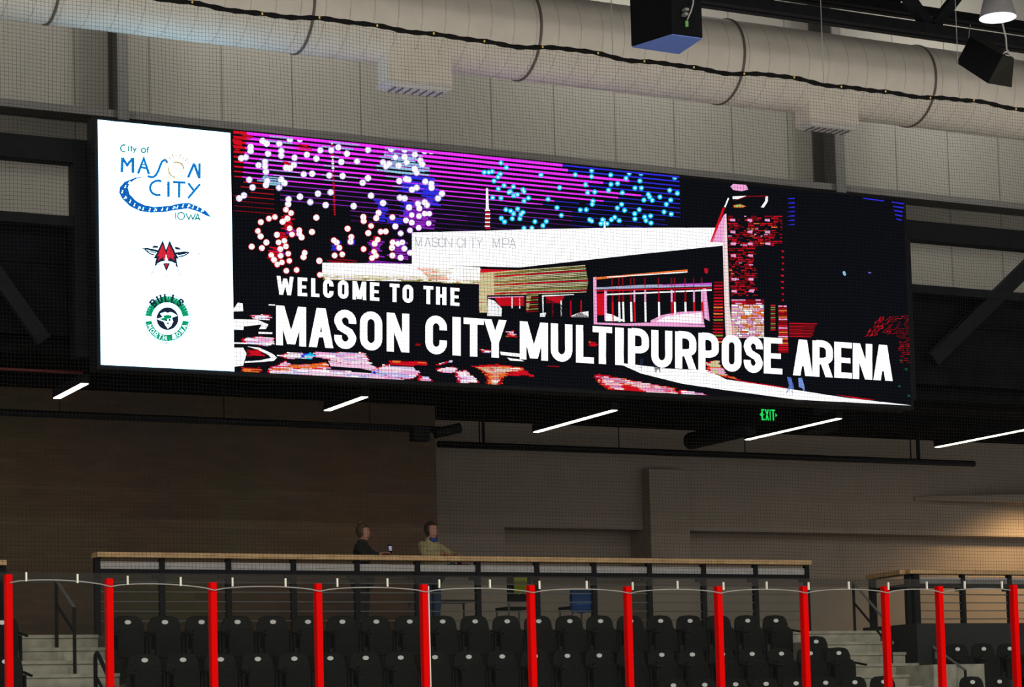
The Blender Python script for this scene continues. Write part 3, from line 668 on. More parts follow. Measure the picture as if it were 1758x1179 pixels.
# brick tower
a = Art(7)
pp(z3, [(318, 330), (330, 330), (352, 1000), (366, 1158), (372, 1240), (326, 1240), (320, 1158), (302, 560)], emit((250, 225, 225)))
pp(z3, [(312, 335), (322, 345), (322, 545), (212, 538)], PINK); pp(z3, [(302, 285), (318, 292), (228, 540), (208, 540)], REDG); pp(z3, [(340, 212), (350, 216), (322, 285), (312, 280)], WHITE)
pp(z3, [(358, 130), (380, 110), (440, 105), (475, 115), (490, 152), (440, 164), (380, 155)], PINK); pp(z3, [(375, 202), (475, 198), (420, 222), (375, 222)], WHITE); pp(z3, [(380, 235), (470, 200), (630, 196), (630, 202), (480, 206)], DRED)
pp(z3, [(380, 268), (430, 258), (475, 275), (450, 284), (385, 284)], ORG); pp(z3, [(395, 268), (430, 262), (455, 275), (400, 280)], emit((80, 220, 120)))
pp(z3, [(618, 205), (634, 200), (634, 240), (605, 284), (582, 284), (615, 235)], WHITE)
for r in range(46):
    y = 345+r*13.2
    if r > 44: break
    xe = 740 if r < 17 else 560-random.uniform(0, 30)
    x = 335+r*.45+random.uniform(0, 14)
    while x < xe:
        l = random.uniform(10, 46)
        if random.random() < .64:
            c_ = random.random(); mm = DRED if c_ < .45 else (REDG if c_ < .88 else (PINK if c_ < .96 else ORG))
            pp(z3, [(x, y), (min(x+l, xe), y+1), (min(x+l, xe), y+random.uniform(5, 11)), (x, y+8)], mm)
        x += l+random.uniform(2, 12)
for k in range(7):
    for x in (375, 500, 630):
        if x == 630 and k > 2: continue
        if random.random() < .8: pp(z3, [(x-18+k*2, 368+k*87), (x+18+k*2, 368+k*87), (x+18+k*2, 388+k*87), (x-18+k*2, 384+k*87)], PINK)
for r in range(22):                 # glowing foot of the tower
    y = 960+r*13
    x = 366
    while x < 604:
        l = random.uniform(18, 55); pp(z3, [(x, y), (min(x+l, 606), y+1), (min(x+l, 606), y+11), (x, y+10)], random.choice([PINK, emit((255, 205, 190)), WHITE, ORG, PINK, emit((255, 205, 190))] if r > 2 else [REDG, PINK, DRED])); x += l+3
    pp(z3, [(712+random.uniform(-6, 6), 1005+r*16), (772+r*.6, 1005+r*16), (775+r*.6, 1016+r*16), (712, 1016+r*16)], random.choice([REDG, PINK, ORG, DRED]))
    if r < 20: pp(z3, [(240-r*1.0, 830+r*23), (302, 830+r*23), (304, 841+r*23), (238, 842+r*23)], random.choice([DRED, REDG, OLV, ORG] if r > 5 else [DRED, REDG]))
    if r < 12: pp(z3, [(740+random.uniform(-20, 0), 600+r*45), (752, 600+r*45), (752, 612+r*45), (738, 612+r*45)], REDG)
    if r < 13: pp(z3, [(655, 1000+r*15), (690, 1000+r*15), (690, 1008+r*15), (655, 1010+r*15)], random.choice([REDG, OLV, DRED]))
for r in range(9): pp(z4, [(790, 318+r*12), (1000-r*4-random.uniform(0, 30), 322+r*12), (1000-r*5, 328+r*12), (790, 324+r*12)], [REDG, DRED][r % 2])
for r in range(24):                 # red field at the right edge
    y = 262+r*15; xl = (1440-r*14 if r < 9 else 1560+r*2)+random.uniform(0, 40); x = xl
    while x < 1690:
        l = random.uniform(8, 34)
        if random.random() < .75: pp(z4, [(x, y+ (1690-x)*.1*(1 if r < 9 else 0)), (x+l, y+(1690-x-l)*.1*(1 if r < 9 else 0)), (x+l, y+5), (x, y+6+(1690-x)*.1*(1 if r < 9 else 0))], DRED if random.random() < .8 else REDG)
        x += l+random.uniform(2, 8)
for i in range(7):                  # blue flecks at top right
    pp(z3, [(770+random.uniform(0, 40), 215+i*32), (832, 212+i*32), (830, 222+i*32), (775, 222+i*32)], BLU)
    if i < 5: pp(z3, [(1545+i*8, 240+i*31), (1640-i*5, 252+i*30), (1640-i*6, 262+i*30), (1548+i*8, 248+i*31)], BLU)
pp(z3, [(1330, 212), (1490, 232), (1490, 240), (1340, 220)], BLU)
pp(z3, [(1185, 755), (1200, 752), (1212, 775), (1202, 788), (1188, 776)], LBL); pp(z3, [(1372, 758), (1392, 760), (1395, 768), (1375, 768)], emit((140, 110, 230)))
for x, y in ((1600, 590), (1640, 655), (1660, 850), (1690, 620), (1590, 780)): pp(z4, [(x, y), (x+18, y-4), (x+24, y+12), (x+6, y+10)], emit((20, 90, 50)))
a.build('tower_pattern', pic)
# forecourt
a = Art(8)
pp(z4, [(-480, 610), (-100, 655), (0, 660), (190, 665), (330, 735), (700, 790), (1200, 868), (1690, 925), (1650, 932), (1200, 915), (850, 885), (300, 810), (0, 765), (-300, 690)], WHITE)
smear(z4, [(170, 610), (260, 585), (320, 690), (430, 740), (200, 680)], REDG, (ORG, TAN, PINK)); pp(z4, [(430, 742), (780, 795), (700, 792), (440, 750)], REDG); pp(z4, [(1130, 845), (1430, 885), (1300, 878)], REDG)
pp(z4, [(775, 715), (805, 720), (825, 790), (822, 850), (810, 850), (806, 800), (765, 842), (790, 780)], emit((90, 120, 200))); pp(z4, [(858, 725), (885, 722), (905, 790), (905, 840), (890, 800), (862, 790)], emit((120, 150, 220)))
pp(z2, [(1400, 730), (1425, 725), (1415, 820), (1400, 820)], NAVY); pp(z2, [(1500, 770), (1550, 775), (1555, 840), (1535, 805), (1515, 840)], NAVY)
def blot(z, q, mm):
    if mm in (PINK, PALE): smear(z, q)
    elif mm is ORG: smear(z, q, REDG, (ORG, PINK, ORG, PALE, REDG))
    elif mm in (REDG, DRED): smear(z, q, DRED, (REDG, REDG, DRED, REDG, ORG))
    elif mm is TAN: smear(z, q, ORG, (TAN, PALE, TAN, ORG, WHITE))
    elif mm is CYA: smear(z, q, BLU, (CYA, LBL, PALE))
    else: pp(z, q, mm)
for q, mm in (([(190, 655), (260, 660), (285, 685), (220, 680)], PINK), ([(345, 675), (490, 690), (495, 715), (350, 700)], WHITE), ([(395, 720), (500, 735), (525, 748), (420, 742)], WHITE),
             ([(135, 780), (320, 765), (500, 790), (600, 858), (500, 850), (360, 855), (360, 918), (240, 918), (235, 850), (200, 810)], REDG), ([(160, 785), (480, 790), (500, 815), (340, 830), (330, 915), (260, 918), (260, 850), (215, 815)], TAN),
             ([(0, 815), (90, 830), (160, 870), (185, 908), (30, 905)], PINK), ([(20, 850), (90, 870), (120, 905), (30, 900)], emit((200, 60, 200))),
             ([(1040, 850), (1090, 840), (1300, 880), (1660, 945), (1700, 990), (1150, 958), (1080, 900)], REDG), ([(1070, 850), (1300, 885), (1640, 945), (1670, 985), (1420, 975), (1350, 930), (1240, 905), (1280, 960), (1180, 950), (1100, 900)], PINK),
             ([(700, 778), (800, 785), (800, 792), (720, 786)], DRED), ([(1010, 590), (1065, 600), (1068, 635), (1015, 630)], DRED), ([(400, 515), (450, 515), (460, 565), (395, 562)], ORG)): blot(z2, q, mm)
smear(z4, [(-20, 808), (60, 815), (190, 845), (0, 852)])
for q, mm in (([(45, 355), (80, 305), (115, 310), (120, 370), (45, 372)], WHITE), ([(170, 390), (320, 395), (325, 430), (200, 430)], PINK), ([(45, 430), (230, 435), (310, 470), (290, 505), (240, 505), (260, 470), (125, 485), (120, 512), (45, 510)], WHITE),
              ([(235, 525), (340, 530), (340, 542), (235, 540)], WHITE), ([(105, 575), (250, 555), (355, 570), (355, 605), (300, 632), (120, 605)], PINK), ([(45, 605), (340, 612), (330, 622), (45, 615)], WHITE),
              ([(45, 645), (120, 645), (145, 690), (120, 780), (45, 790)], WHITE), ([(150, 655), (230, 655), (270, 700), (160, 705)], REDG),
              ([(150, 635), (240, 645), (340, 690), (375, 720), (350, 745), (270, 752), (130, 760), (135, 748), (250, 740), (330, 722), (310, 700), (230, 660)], WHITE),
              ([(120, 790), (250, 790), (250, 825), (110, 822)], REDG), ([(300, 800), (400, 765), (430, 740), (470, 770), (620, 765), (740, 750), (780, 800), (320, 830)], ORG), ([(320, 812), (640, 795), (700, 800), (1200, 845), (1330, 885), (300, 832)], PINK),
              ([(385, 700), (440, 680), (560, 675), (560, 720), (450, 725)], PINK), ([(560, 690), (620, 680), (660, 700), (640, 725), (560, 720)], CYA), ([(650, 675), (1030, 678), (1050, 715), (1080, 760), (900, 765), (800, 740), (660, 710)], PINK),
              ([(760, 745), (1040, 755), (1120, 790), (1180, 840), (1000, 800), (780, 785)], emit((246, 200, 230))), ([(1230, 735), (1490, 745), (1500, 775), (1340, 775), (1220, 765)], REDG), ([(1180, 770), (1400, 790), (1450, 830), (1400, 880), (1250, 865), (1080, 815)], PINK), ([(1090, 815), (1150, 812), (1200, 850), (1100, 840)], CYA),
              ([(1440, 850), (1500, 860), (1540, 892), (1440, 885)], PINK), ([(1560, 770), (1690, 740), (1690, 748), (1600, 775)], PINK), ([(1560, 800), (1700, 785), (1750, 800), (1700, 828), (1600, 825)], PINK), ([(1710, 830), (1790, 810), (1830, 850), (1850, 890), (1740, 875)], PINK),
              ([(310, 318), (360, 320), (360, 328), (312, 326)], WHITE), ([(1415, 612), (1460, 615), (1455, 625), (1420, 624)], REDG)): blot(z1_, q, mm)
pp(z1_, [(60, 390), (170, 392), (215, 425), (55, 418)], DARK)
a.build('forecourt_pattern', pic)
# welcome lettering
L1 = dict(top=lambda x: 473.5+.068*(x-475), bot=lambda x: 505.5+.064*(x-475))
L2 = dict(top=lambda x: 524.2+.0652*(x-475), bot=lambda x: 592.2+.0585*(x-475))
def line(txt, xs, L, t, name):
    global a
    a = Art(11)
    for ch, (x0, x1) in zip(txt, xs):
        hgt = L['bot'](x0)-L['top'](x0); Wd = (x1-x0)/hgt
        def f(x, y):
            px = x0+x/Wd*(x1-x0); tp, bt = L['top'](px), L['bot'](px); return (px+.9*(y-.5)*0, tp+(bt-tp)*y)
        put_letter(a, ch, Wd, t, f, TEXTW)
    a.build(name, pic)
c1 = lambda *q: [(390+q[i]/4.395, 390+q[i+1]/4.395) for i in range(0, len(q), 2)]
c2 = lambda *q: [(780+q[i]/4.395, 780+q[i+1]/4.395) for i in range(0, len(q), 2)]
line('WELCOMETOTHE', c1(372, 500, 530, 602, 632, 694, 722, 800, 834, 914, 944, 1048, 1076, 1146, 1224, 1298, 1322, 1402, 1478, 1554, 1574, 1652, 1682, 1750), L1, .22, 'small_lettering')
line('MASONCITYMULTIPURPOSEARENA', c1(368, 594, 614, 800, 806, 972, 1000, 1168, 1202, 1372, 1494, 1656)+[(776.3, 790.5)]+c2(68, 220, 220, 392, 492, 704, 726, 888, 916, 1052, 1042, 1188, 1212, 1276, 1308, 1466, 1484, 1642)+
     [(1158.6, 1195), (1198.5, 1233.4), (1238.6, 1272.6), (1276.3, 1309), (1310.9, 1342.6), (1360.8, 1394.8), (1394.3, 1429.3), (1431.7, 1462), (1463.4, 1497), (1498.8, 1532)], L2, .192, 'large_lettering')
# faint name on the building
a = Art(9)
FNT = emit((188, 188, 200))
xs0 = [712, 728, 741, 752, 764, None, 784, 797, 806, 817, None, 846, 862, 874]
for ch, x0 in zip('MASON CITY MPA', xs0):
    if x0 is None: continue
    def f(x, y, x0=x0): return (x0+x*15, 407+(x0-712)*.012+y*17)
    put_letter(a, ch, .78 if ch != 'I' else .12, .09, f, FNT)
a.build('building_lettering', pic)
# ------------------------------------------------------------------ speakers, dome lamp
t = thing('hanging_speaker', 'big black hanging speaker box with blue screen light painted on its underside in front of the duct', 'speaker', (12.1, 20.5, 9.8))
D_ = P(1154, 57, 20)
def onz(x, y, z):
    d = P(x, y, 1.0); return Vector((d.x, 1, d.z-CZ))*((z-CZ)/(d.z-CZ))+Vector((0, 0, CZ))
A, B_, C_ = onz(1084, 79, D_.z), onz(1166, 91, D_.z), onz(1206, 64, D_.z)
t.location = D_
b = MB(); up = Vector((0, 0, 1.4)); b.hexa([A, B_, C_, D_], [A+up, B_+up, C_+up, D_+up]); b.build('cabinet', SPEAKER, t)
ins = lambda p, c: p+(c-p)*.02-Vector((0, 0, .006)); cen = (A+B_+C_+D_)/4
b = MB(); b.hexa([ins(p, cen)-Vector((0, 0, .01)) for p in (A, B_, C_, D_)], [ins(p, cen) for p in (A, B_, C_, D_)]); b.build('underside_light_tint', LIGHTTINT, t)
def front(px, py, off=.0):
    d = P(px, py, 1.0)-Vector((0, 0, CZ)); n = (C_-D_).cross(Vector((0, 0, 1))).normalized()
    k = (D_-Vector((0, 0, CZ))).dot(n)/d.dot(n); return Vector((0, 0, CZ))+d*(k*.997)
b = MB()
for px, py in ((1179, 16), (1178, 24)): q = front(px, py); b.box(q.x-.022, q.x+.022, q.y-.01, q.y+.06, q.z-.014, q.z+.014)
b.build('rigging_bracket', GREYSTEEL, t)
b = MB(); b.tube([front(1191, -12), front(1190, 6), front(1186, 20), front(1180, 34)], .008, 6); b.build('cable', CABLE, t)
b = MB(); q = front(1179, 41); b.lathe([(.0, -.03), (.018, -.03), (.018, .03), (0, .03)], q, 10); b.build('connector', mat('green_plug', (.12, .3, .06)), t)
t = thing('angled_speaker', 'small black tilted speaker hanging below the dome lamp', 'speaker', P(1690, 105, 24), None)
f4 = [P(1642, 108, 24.0), P(1696, 143, 23.75), P(1721, 96, 23.75), P(1665, 64, 24.0)]
bk = [P(1685, 100, 24.6), P(1737, 150, 24.3), P(1741, 100, 24.3), P(1702, 72, 24.6)]
b = MB(); b.hexa(f4, bk); b.build('cabinet', SPKSIDE, t)
n_ = (f4[1]-f4[0]).cross(f4[3]-f4[0]).normalized(); n_ = n_ if n_.y < 0 else -n_
b = MB(); b.hexa([p+n_*.004 for p in f4], [p+n_*.02 for p in f4]); b.build('front_grille', SPEAKER, t)
b = MB(); b.tube([P(1721, 40, 24.1), P(1727, 65, 24.1), P(1728, 84, 24.1), P(1731, 92, 24.1)], .012, 6); b.build('hanging_wire', WHITEMETAL, t)
b = MB(); b.tube([P(1666, 42, 24.1), P(1664, 55, 24.1), P(1663, 66, 24.1)], .008, 6); b.build('hanging_wire', GREYSTEEL, t)
b = MB(); b.tube([P(1722, 92, 24.0), P(1731, 87, 24.0), P(1734, 96, 24.0), P(1726, 94, 24.0)], .01, 6); b.build('shackle', WHITEMETAL, t)
LC = P(1713, 31, 23)
t = thing('dome_lamp', 'bright white dome-shaped high bay lamp at the top right', 'lamp', LC)
rr = (PX(1738, 26, 23)-PX(1686, 26, 23))/2*.97
b = MB(); b.lathe([(rr, 0), (rr*.97, .03), (rr*.74, .24), (rr*.62, .27), (rr*.5, .28), (0, .28)], LC, 32); b.build('shade', mat('lamp_grey', (.36, .35, .36), .5), t, smooth=True)
b = MB(); b.lathe([(rr*.96, .004), (0, .0041)], LC, 32); b.build('diffuser', emit((255, 255, 255), 6), t)
b = MB(); b.lathe([(0, .28), (rr*.3, .28), (rr*.3, .5), (0, .5)], LC, 16); b.build('driver_housing', BLACKSTEEL, t)
b = MB(); b.tube([LC+Vector((0, 0, .5)), Vector((LC.x, LC.y, 17.0))], .012, 6); b.build('hanging_rod', BLACKSTEEL, t)
# ------------------------------------------------------------------ safety net
YN = YB+.09
ROPEZ = (PZ(300, 0, YN)+PZ(1758, 190, YN))/2
NX0, NX1, NZ0 = PX(0, 600, YN)-1.5, PX(1758, 190, YN)+2.4, PZ(700, 996, YN)
net = thing('safety_net', 'fine black safety net hanging above the rink glass across the whole view', 'net', (12, YN, NZ0))
S = .0405; CR = .00125
def wav(x, z): return .010*math.sin(1.9*x+.7*z)+.007*math.sin(4.3*x-1.3*z+1), .011*math.sin(2.6*x+.4*z)*(.5+.5*math.sin(.9*x))+.008*math.sin(5.1*x+1.1*z)*min(1, max(0, (z-NZ0)/3))
vv = []; ff = []
def cordline(pts):
    n0 = len(vv)
    for i, (x, z) in enumerate(pts):
        dx, dz = wav(x, z); yy = YN+.03*math.sin(.8*x+.5*z)
        a0 = (pts[min(i+1, len(pts)-1)][0]-pts[max(i-1, 0)][0])
        if abs(a0) < 1e-6: vv.extend([(x+dx-CR, yy, z+dz), (x+dx+CR, yy, z+dz), (x+dx, yy+CR*1.6, z+dz)])
        else: vv.extend([(x+dx, yy, z+dz-CR), (x+dx, yy, z+dz+CR), (x+dx, yy+CR*1.6, z+dz)])
    for i in range(len(pts)-1):
        k = n0+3*i; ff.extend([(k, k+1, k+4, k+3), (k+1, k+2, k+5, k+4), (k+2, k, k+3, k+5)])
nx = int((NX1-NX0)/S); nz = int((ROPEZ-NZ0)/S)
for i in range(nx+1): cordline([(NX0+i*S, NZ0+(ROPEZ-NZ0)*j/36) for j in range(37)])
for j in range(nz+1): cordline([(NX0+(NX1-NX0)*i/110, NZ0+j*S) for i in range(111)])
me = bpy.data.meshes.new('net_mesh'); me.from_pydata(vv, [], ff); me.materials.append(CORD)
o = bpy.data.objects.new('net_mesh', me); COL.objects.link(o); o.parent = net; o.matrix_parent_inverse = Matrix.Translation(-net.location)
def ropez(x): return ROPEZ+.011*math.sin(4.3*x)+.006*math.sin(9.1*x+1)+.03*abs(math.sin(1.15*x))**3-.01
rope = []
for i in range(300):
    x = NX0+(NX1-NX0)*i/299
    rope.append((x, YN+.012*math.sin(5*x), ropez(x)))
b = MB(); b.tube(rope, [.025+.005*math.sin(i*1.7) for i in range(300)], 8); b.build('top_rope', ROPE, net, smooth=True)
for x in np.arange(NX0+.2, NX1, .68):
    xx = float(x)+random.uniform(-.05, .05); zr = ropez(xx)
    b = MB(); b.lathe([(0, -.014), (.010, -.01), (.010, .01), (0, .014)], (xx, YN-.035, zr-.008), 8); b.build('rope_clip', BRASS, net)
for px, py in ((1052, 92), (1414, 138), (1647, 168)):
    q = P(px, py, YN); b = MB(); b.tube([(q.x, YN, ROPEZ), (q.x-.01, YN, 16.995)], .005, 5); b.build('support_wire', CABLE, net)
b = MB(); b.box(NX0, NX1, YN-.004, YN+.004, NZ0-.045, NZ0+.055); b.build('bottom_hem', HEM, net)
# ------------------------------------------------------------------ rink glass, red posts
PT = [(13.1, 986), (186, 993), (364, 999.5), (545, 1001.5), (727, 1003), (911, 1004.5), (1077, 1006), (1233, 1006), (1380, 1006), (1520, 1006), (1613, 1006), (1741, 1004)]
PZT = [PZ(x, y, YB) for x, y in PT]
PXX = [PX(x+1.8, 1090, YB) for x, y in PT]
HW = .034
for i, (x, z) in enumerate(zip(PXX, PZT)):
    t = thing('rink_post', 'red upright post of the rink glass, %s from the left' % ORD[i], 'post', (x, YB, 1.1), 'red posts of the rink glass')
    b = MB(); b.box(x-HW, x+HW, YB-.045, YB+.045, 1.1, z); b.build('post_tube', RED, t, bevel=.006)
    if i == 4:
        b = MB(); b.box(x+HW, x+HW+.011, YB-.05, YB+.03, 1.1, z-.02); b.build('edge_strip', WHITEMETAL, t)
for i in range(len(PXX)-1):
    x0, x1 = PXX[i]+HW+.012, PXX[i+1]-HW-.006; zt_ = min(PZT[i], PZT[i+1])+.02
    b = MB(); b.box(x0, x1, YB-.006, YB+.006, 1.1, zt_-.02)
    tag(b.build('glass_pane', GLASS), 'clear rink glass pane between the %s and %s red posts from the left' % (ORD[i], ORD[i+1]), 'glass pane', 'rink glass panes')
# grey tie cable below the net with white clips
CPX = [(x, y+12) for x, y in PT]
cab = thing('tie_cable', 'thin grey cable tying the foot of the net along the glass tops', 'cable', (12, YB-.06, PZT[5]-.1))
pts = []
for i in range(len(PXX)-1):
    for j in range(12):
        f = j/12; x = PXX[i]+(PXX[i+1]-PXX[i])*f
        z = (PZT[i]*(1-f)+PZT[i+1]*f)-.085+.045*math.sin(math.pi*f)**.6
        pts.append((x, YB-.06, z))
b = MB(); b.tube(pts, .0065, 6); b.build('cable_line', CABLE, cab, smooth=True)
clips = [(45, 989), (133, 992), (219, 995), (310, 997), (399, 998), (490, 999), (579, 999), (665, 999), (754, 1001), (841, 1001), (926, 1003), (1007, 1003), (1086, 1005), (1163, 1003), (1242, 1005), (1316, 1004), (1388, 1005), (1457, 1004), (1525, 1005), (1591, 1004), (1656, 1003), (1720, 1003)]
for x, y in clips:
    q = P(x, y, YB-.07); b = MB(); b.box(q.x-.008, q.x+.008, YB-.08, YB-.06, q.z-.05, q.z+.04); b.build('clip', WHITECLIP, cab)
# ------------------------------------------------------------------ folding seats
def make_seat():
    t = thing('stadium_seat', 'x', 'seat', (0, 0, 0))
    W = .235
    b = MB()                              # backrest: rounded, slightly hollow shell
    pro = [(-W, .44), (-W, .70), (-W+.012, .80), (-W+.045, .865), (-W+.10, .895), (0, .905), (W-.10, .895), (W-.045, .865), (W-.012, .80), (W, .70), (W, .44)]
    fr = [(x, .09*(z-.44)-.015*(1-abs(x)/W), z) for x, z in pro]; bk = [(x, y+.035, z) for x, y, z in fr]
    n = len(pro); b.v = fr+bk
    b.f = [tuple(range(n)), tuple(reversed(range(n, 2*n)))]+[(i, n+i, n+(i+1) % n, (i+1) % n) for i in range(n)]; b.mi = [0]*len(b.f)
    b.build('backrest', SEATBLACK, t, bevel=.008)
    b = MB()                              # tip-up seat pan, folded against the back
    pro = [(-.185, .35), (-.19, .66), (-.15, .71), (.15, .71), (.19, .66), (.185, .35), (.12, .31), (-.12, .31)]
    b.prism(pro, -.135, -.07); b.build('seat_pan', SEATBLACK, t, bevel=.012)
    b = MB()
    for z in (.40, .47, .54, .61): b.box(-.15, .15, -.143, -.133, z, z+.018)
    b.build('pan_ribs', SEATBLACK, t)
    for s in (-1, 1):
        b = MB(); x = s*.241
        b.hexa([(x-.014, -.36, .60), (x+.014, -.36, .60), (x+.014, .03, .66), (x-.014, .03, .66)], [(x-.019, -.37, .63), (x+.019, -.37, .63), (x+.019, .03, .69), (x-.019, .03, .69)])
        b.build('armrest', SEATBLACK, t, bevel=.006)
        b = MB(); b.prism([(0, 0)]*0 or [(x-.012, .0), (x+.012, .0), (x+.012, .64), (x-.012, .64)], -.07, .03)
        b.hexa([(x-.012, -.30, .0), (x+.012, -.30, .0), (x+.012, .0, .0), (x-.012, .0, .0)], [(x-.012, -.22, .03), (x+.012, -.22, .03), (x+.012, .0, .03), (x-.012, .0, .03)])
        b.build('standard', BLACKSTEEL, t)
    b = MB(); b.prism([(.046*math.cos(k*math.pi/8), .815+.030*math.sin(k*math.pi/8)) for k in range(16)], .005, .035+.005-.03)
    for v in range(len(b.v)): b.v[v] = (b.v[v][0], b.v[v][1]+.006, b.v[v][2])
    b.build('number_plate', PLATE, t)
    return t
proto = make_seat(); used = [0]
def seat(x, y, z, label, group):
    o = proto if not used[0] else copy_tree(proto)
    used[0] += 1; o.location = (x, y, z); o['label'] = label; o['group'] = group
    return o
pit = .529
xa0 = PX(220, 1069, YA); xa1 = PX(1333, 1064, YA); za = (PZ(220, 1069, YA)+PZ(1333, 1064, YA))/2-.815
for i in range(21): seat(xa0+(xa1-xa0)*i/20, YA, za, 'black folding seat in the uppermost row, %s from the left stairs' % ORD[i], 'folding seats in the uppermost row')
xc0 = PX(249, 1133, YC); xc1 = PX(1441, 1120.5, YC); zc = (PZ(249, 1133, YC)+PZ(1441, 1120.5, YC))/2-.815
for i in range(22): seat(xc0+(xc1-xc0)*i/21, YC, zc, 'black folding seat in the second row down, %s from the left stairs' % ORD[i], 'folding seats in the second row down')
xd1 = PX(1518, 1171, YD); zd = PZ(1458, 1171, YD)-.815
for i in range(8): seat(xd1-.53*i, YD, zd, 'black folding seat in the third row down, %s from the right stairs' % ORD[i], 'folding seats in the third row down')
q = P(1402, 1101, 29.5)
seat(q.x, 29.5, q.z-.815, 'lone black folding seat set between the two upper rows beside the right stairs', 'seats beside the right stairs')
for i, (x, y) in enumerate(((1648, 1115), (1690, 1113.5), (1731, 1112))):
    q = P(1690, 1113.5, YC); seat(q.x+(i-1)*.527, YC, q.z-.815, 'black folding seat in the far right block, upper row, %s from the stairs' % ORD[i], 'seats in the far right block')
for i, (x, y) in enumerate(((1672, 1170.5), (1715, 1169))):
    q = P(1694, 1170, YD); seat(q.x+(i-.5)*.527, YD, q.z-.815, 'black folding seat in the far right block, lower row, %s from the stairs' % ORD[i], 'seats in the far right block')
q = P(4, 1110, YA); seat(q.x, YA, za, 'black folding seat left of the left stairs, uppermost row', 'seats left of the left stairs')
q = P(10, 1165, YC); seat(q.x, YC, zc, 'black folding seat left of the left stairs, second row down', 'seats left of the left stairs')
# low block carrying the lone seat
ql = P(1402, 1101, 29.5)
b = MB(); b.box(ql.x-.3, XR, 29.3, 29.85, 3.0, ql.z-.815); b.build('seat_plinth', CONCRISER, kind='structure')
# ------------------------------------------------------------------ drink rails
def drink_rail(name, pxs, y_of, Y, label, ret=None):
    x0, x1 = PX(pxs[0], 960, Y), PX(pxs[-1], 960, Y)
    zt = RZ
    t = thing(name, label, 'railing', (x0, Y, FLOORZ))
    b = MB(); b.box(x0-.03, x1+.03, Y-.14, Y+.16, zt-.075, zt); b.build('wooden_top', WOOD, t, bevel=.008)
    for px in pxs:
        x = PX(px, 960, Y); b = MB(); b.box(x-.04, x+.04, Y-.04, Y+.04, FLOORZ-.6, zt-.075); b.build('post', BLACKSTEEL, t)
    for i in range(len(pxs)-1):
        a0, a1 = PX(pxs[i], 960, Y)+.04, PX(pxs[i+1], 960, Y)-.04
        b = MB(); b.box(a0, a1, Y-.012, Y+.012, zt-.232, zt-.128); b.build('upper_panel', RAILGREY, t)
    b = MB(); b.box(x0, x1, Y-.03, Y+.03, zt-.31, zt-.235); b.build('middle_bar', BLACKSTEEL, t)
    for dz in (.42, .56, .70, .84, .98):
        b = MB(); b.tube([(x0, Y, zt-dz), (x1, Y, zt-dz)], .009, 6); b.build('wire', GREYSTEEL, t)
    for px in pxs[1:]:
        x = PX(px, 960, Y); b = MB(); b.box(x-.14, x-.04, Y-.03, Y+.03, zt-.36, zt-.31); b.build('bracket', BLACKSTEEL, t)
    return t
RZ = (PZ(163, 947, YRAIL)+PZ(1387, 963.5, YRAIL))/2
drink_rail('drink_rail', [166, 277, 391, 502.5, 611.5, 715, 819, 920, 1018, 1113, 1206, 1295, 1383], None, YRAIL, 'long wood-topped black railing behind the middle block of seats')
RZ0 = RZ; RZ = PZ(5, 962, YRAIL)+.0
drink_rail('drink_rail', [-110, 4], None, YRAIL, 'short end of wood-topped railing at the left edge')
RZ = PZ(1650, 979, YRAIL)
tr_ = drink_rail('drink_rail', [1556, 1650, 1730, 1800], None, YRAIL, 'wood-topped black railing behind the far right seats')
xr = PX(1556, 978, YRAIL)
c = MB(); q0 = Vector((xr, YRAIL, RZ-.035)); q1 = P(1497, 991, YRAIL-1.2); q1.z = RZ-.035
q1 = Vector((PX(1497, 990, YRAIL+1.3), YRAIL+1.3, RZ-.035)); c.bar(q0, q1, .25, .075); c.build('wooden_return', WOOD, tr_)
c = MB(); c.box(q1.x-.05, q1.x+.05, q1.y-.05, q1.y+.05, FLOORZ, RZ-.07); c.build('post', BLACKSTEEL, tr_)
c = MB(); c.bar(q0-Vector((0, 0, .24)), q1-Vector((0, 0, .24)), .05, .08); c.build('middle_bar', BLACKSTEEL, tr_)
c = MB(); x_ = PX(1571, 1000, YRAIL-.05); c.box(x_-.06, x_+.06, YRAIL-.1, YRAIL+.02, FLOORZ-.6, RZ-.08); c.build('post', BLACKSTEEL, tr_)
# ------------------------------------------------------------------ handrails
def handrail(X, ya, yb, za, zb, label, loops=2):
    t = thing('handrail', label, 'handrail', (X, ya, za-1.0), None)
    def post(y, z, f): b = MB(); b.tube([(X, y, f), (X, y, z)], .024, 8); b.build('post', BLACKSTEEL, t)
    post(ya, za, za-1.0); post(yb, zb, zb-1.0)
    for d in range(loops):
        b = MB(); b.tube([(X, ya, za-.34*d), (X, yb, zb-.34*d)], .02, 8); b.build('rail_bar', GREYSTEEL if d == 0 else BLACKSTEEL, t)
    return t
yA = 30.5; XH = PX(97, 1060, yA); yB_ = XH/(PX(128, 1100, 1.0))
handrail(XH, yA, yB_, PZ(101, 995, yA), PZ(127, 1042, yB_), 'thin dark stair handrail standing on the left stairs')
y1_ = 28.9; X2 = PX(164, 1150, y1_)
t = thing('handrail', 'short looped dark handrail low on the left stairs beside the seats', 'handrail', (X2, y1_, PZ(164, 1179, y1_)-.4))
b = MB(); b.tube([(X2, y1_, PZ(164, 1179, y1_)-.5), (X2, y1_, PZ(164, 1130, y1_)), (X2, y1_-.03, PZ(167, 1123, y1_)), (X2, y1_-.08, PZ(171, 1121, y1_)), (X2, y1_-.16, PZ(178, 1126, y1_)), (X2, y1_-1.0, PZ(178, 1126, y1_)-.58)], .028, 8); b.build('rail_loop', BLACKSTEEL, t, smooth=True)
b = MB(); b.tube([(X2, y1_, PZ(164, 1160, y1_)), (X2, y1_-1.0, PZ(164, 1160, y1_)-.58)], .022, 8); b.build('rail_bar', BLACKSTEEL, t)
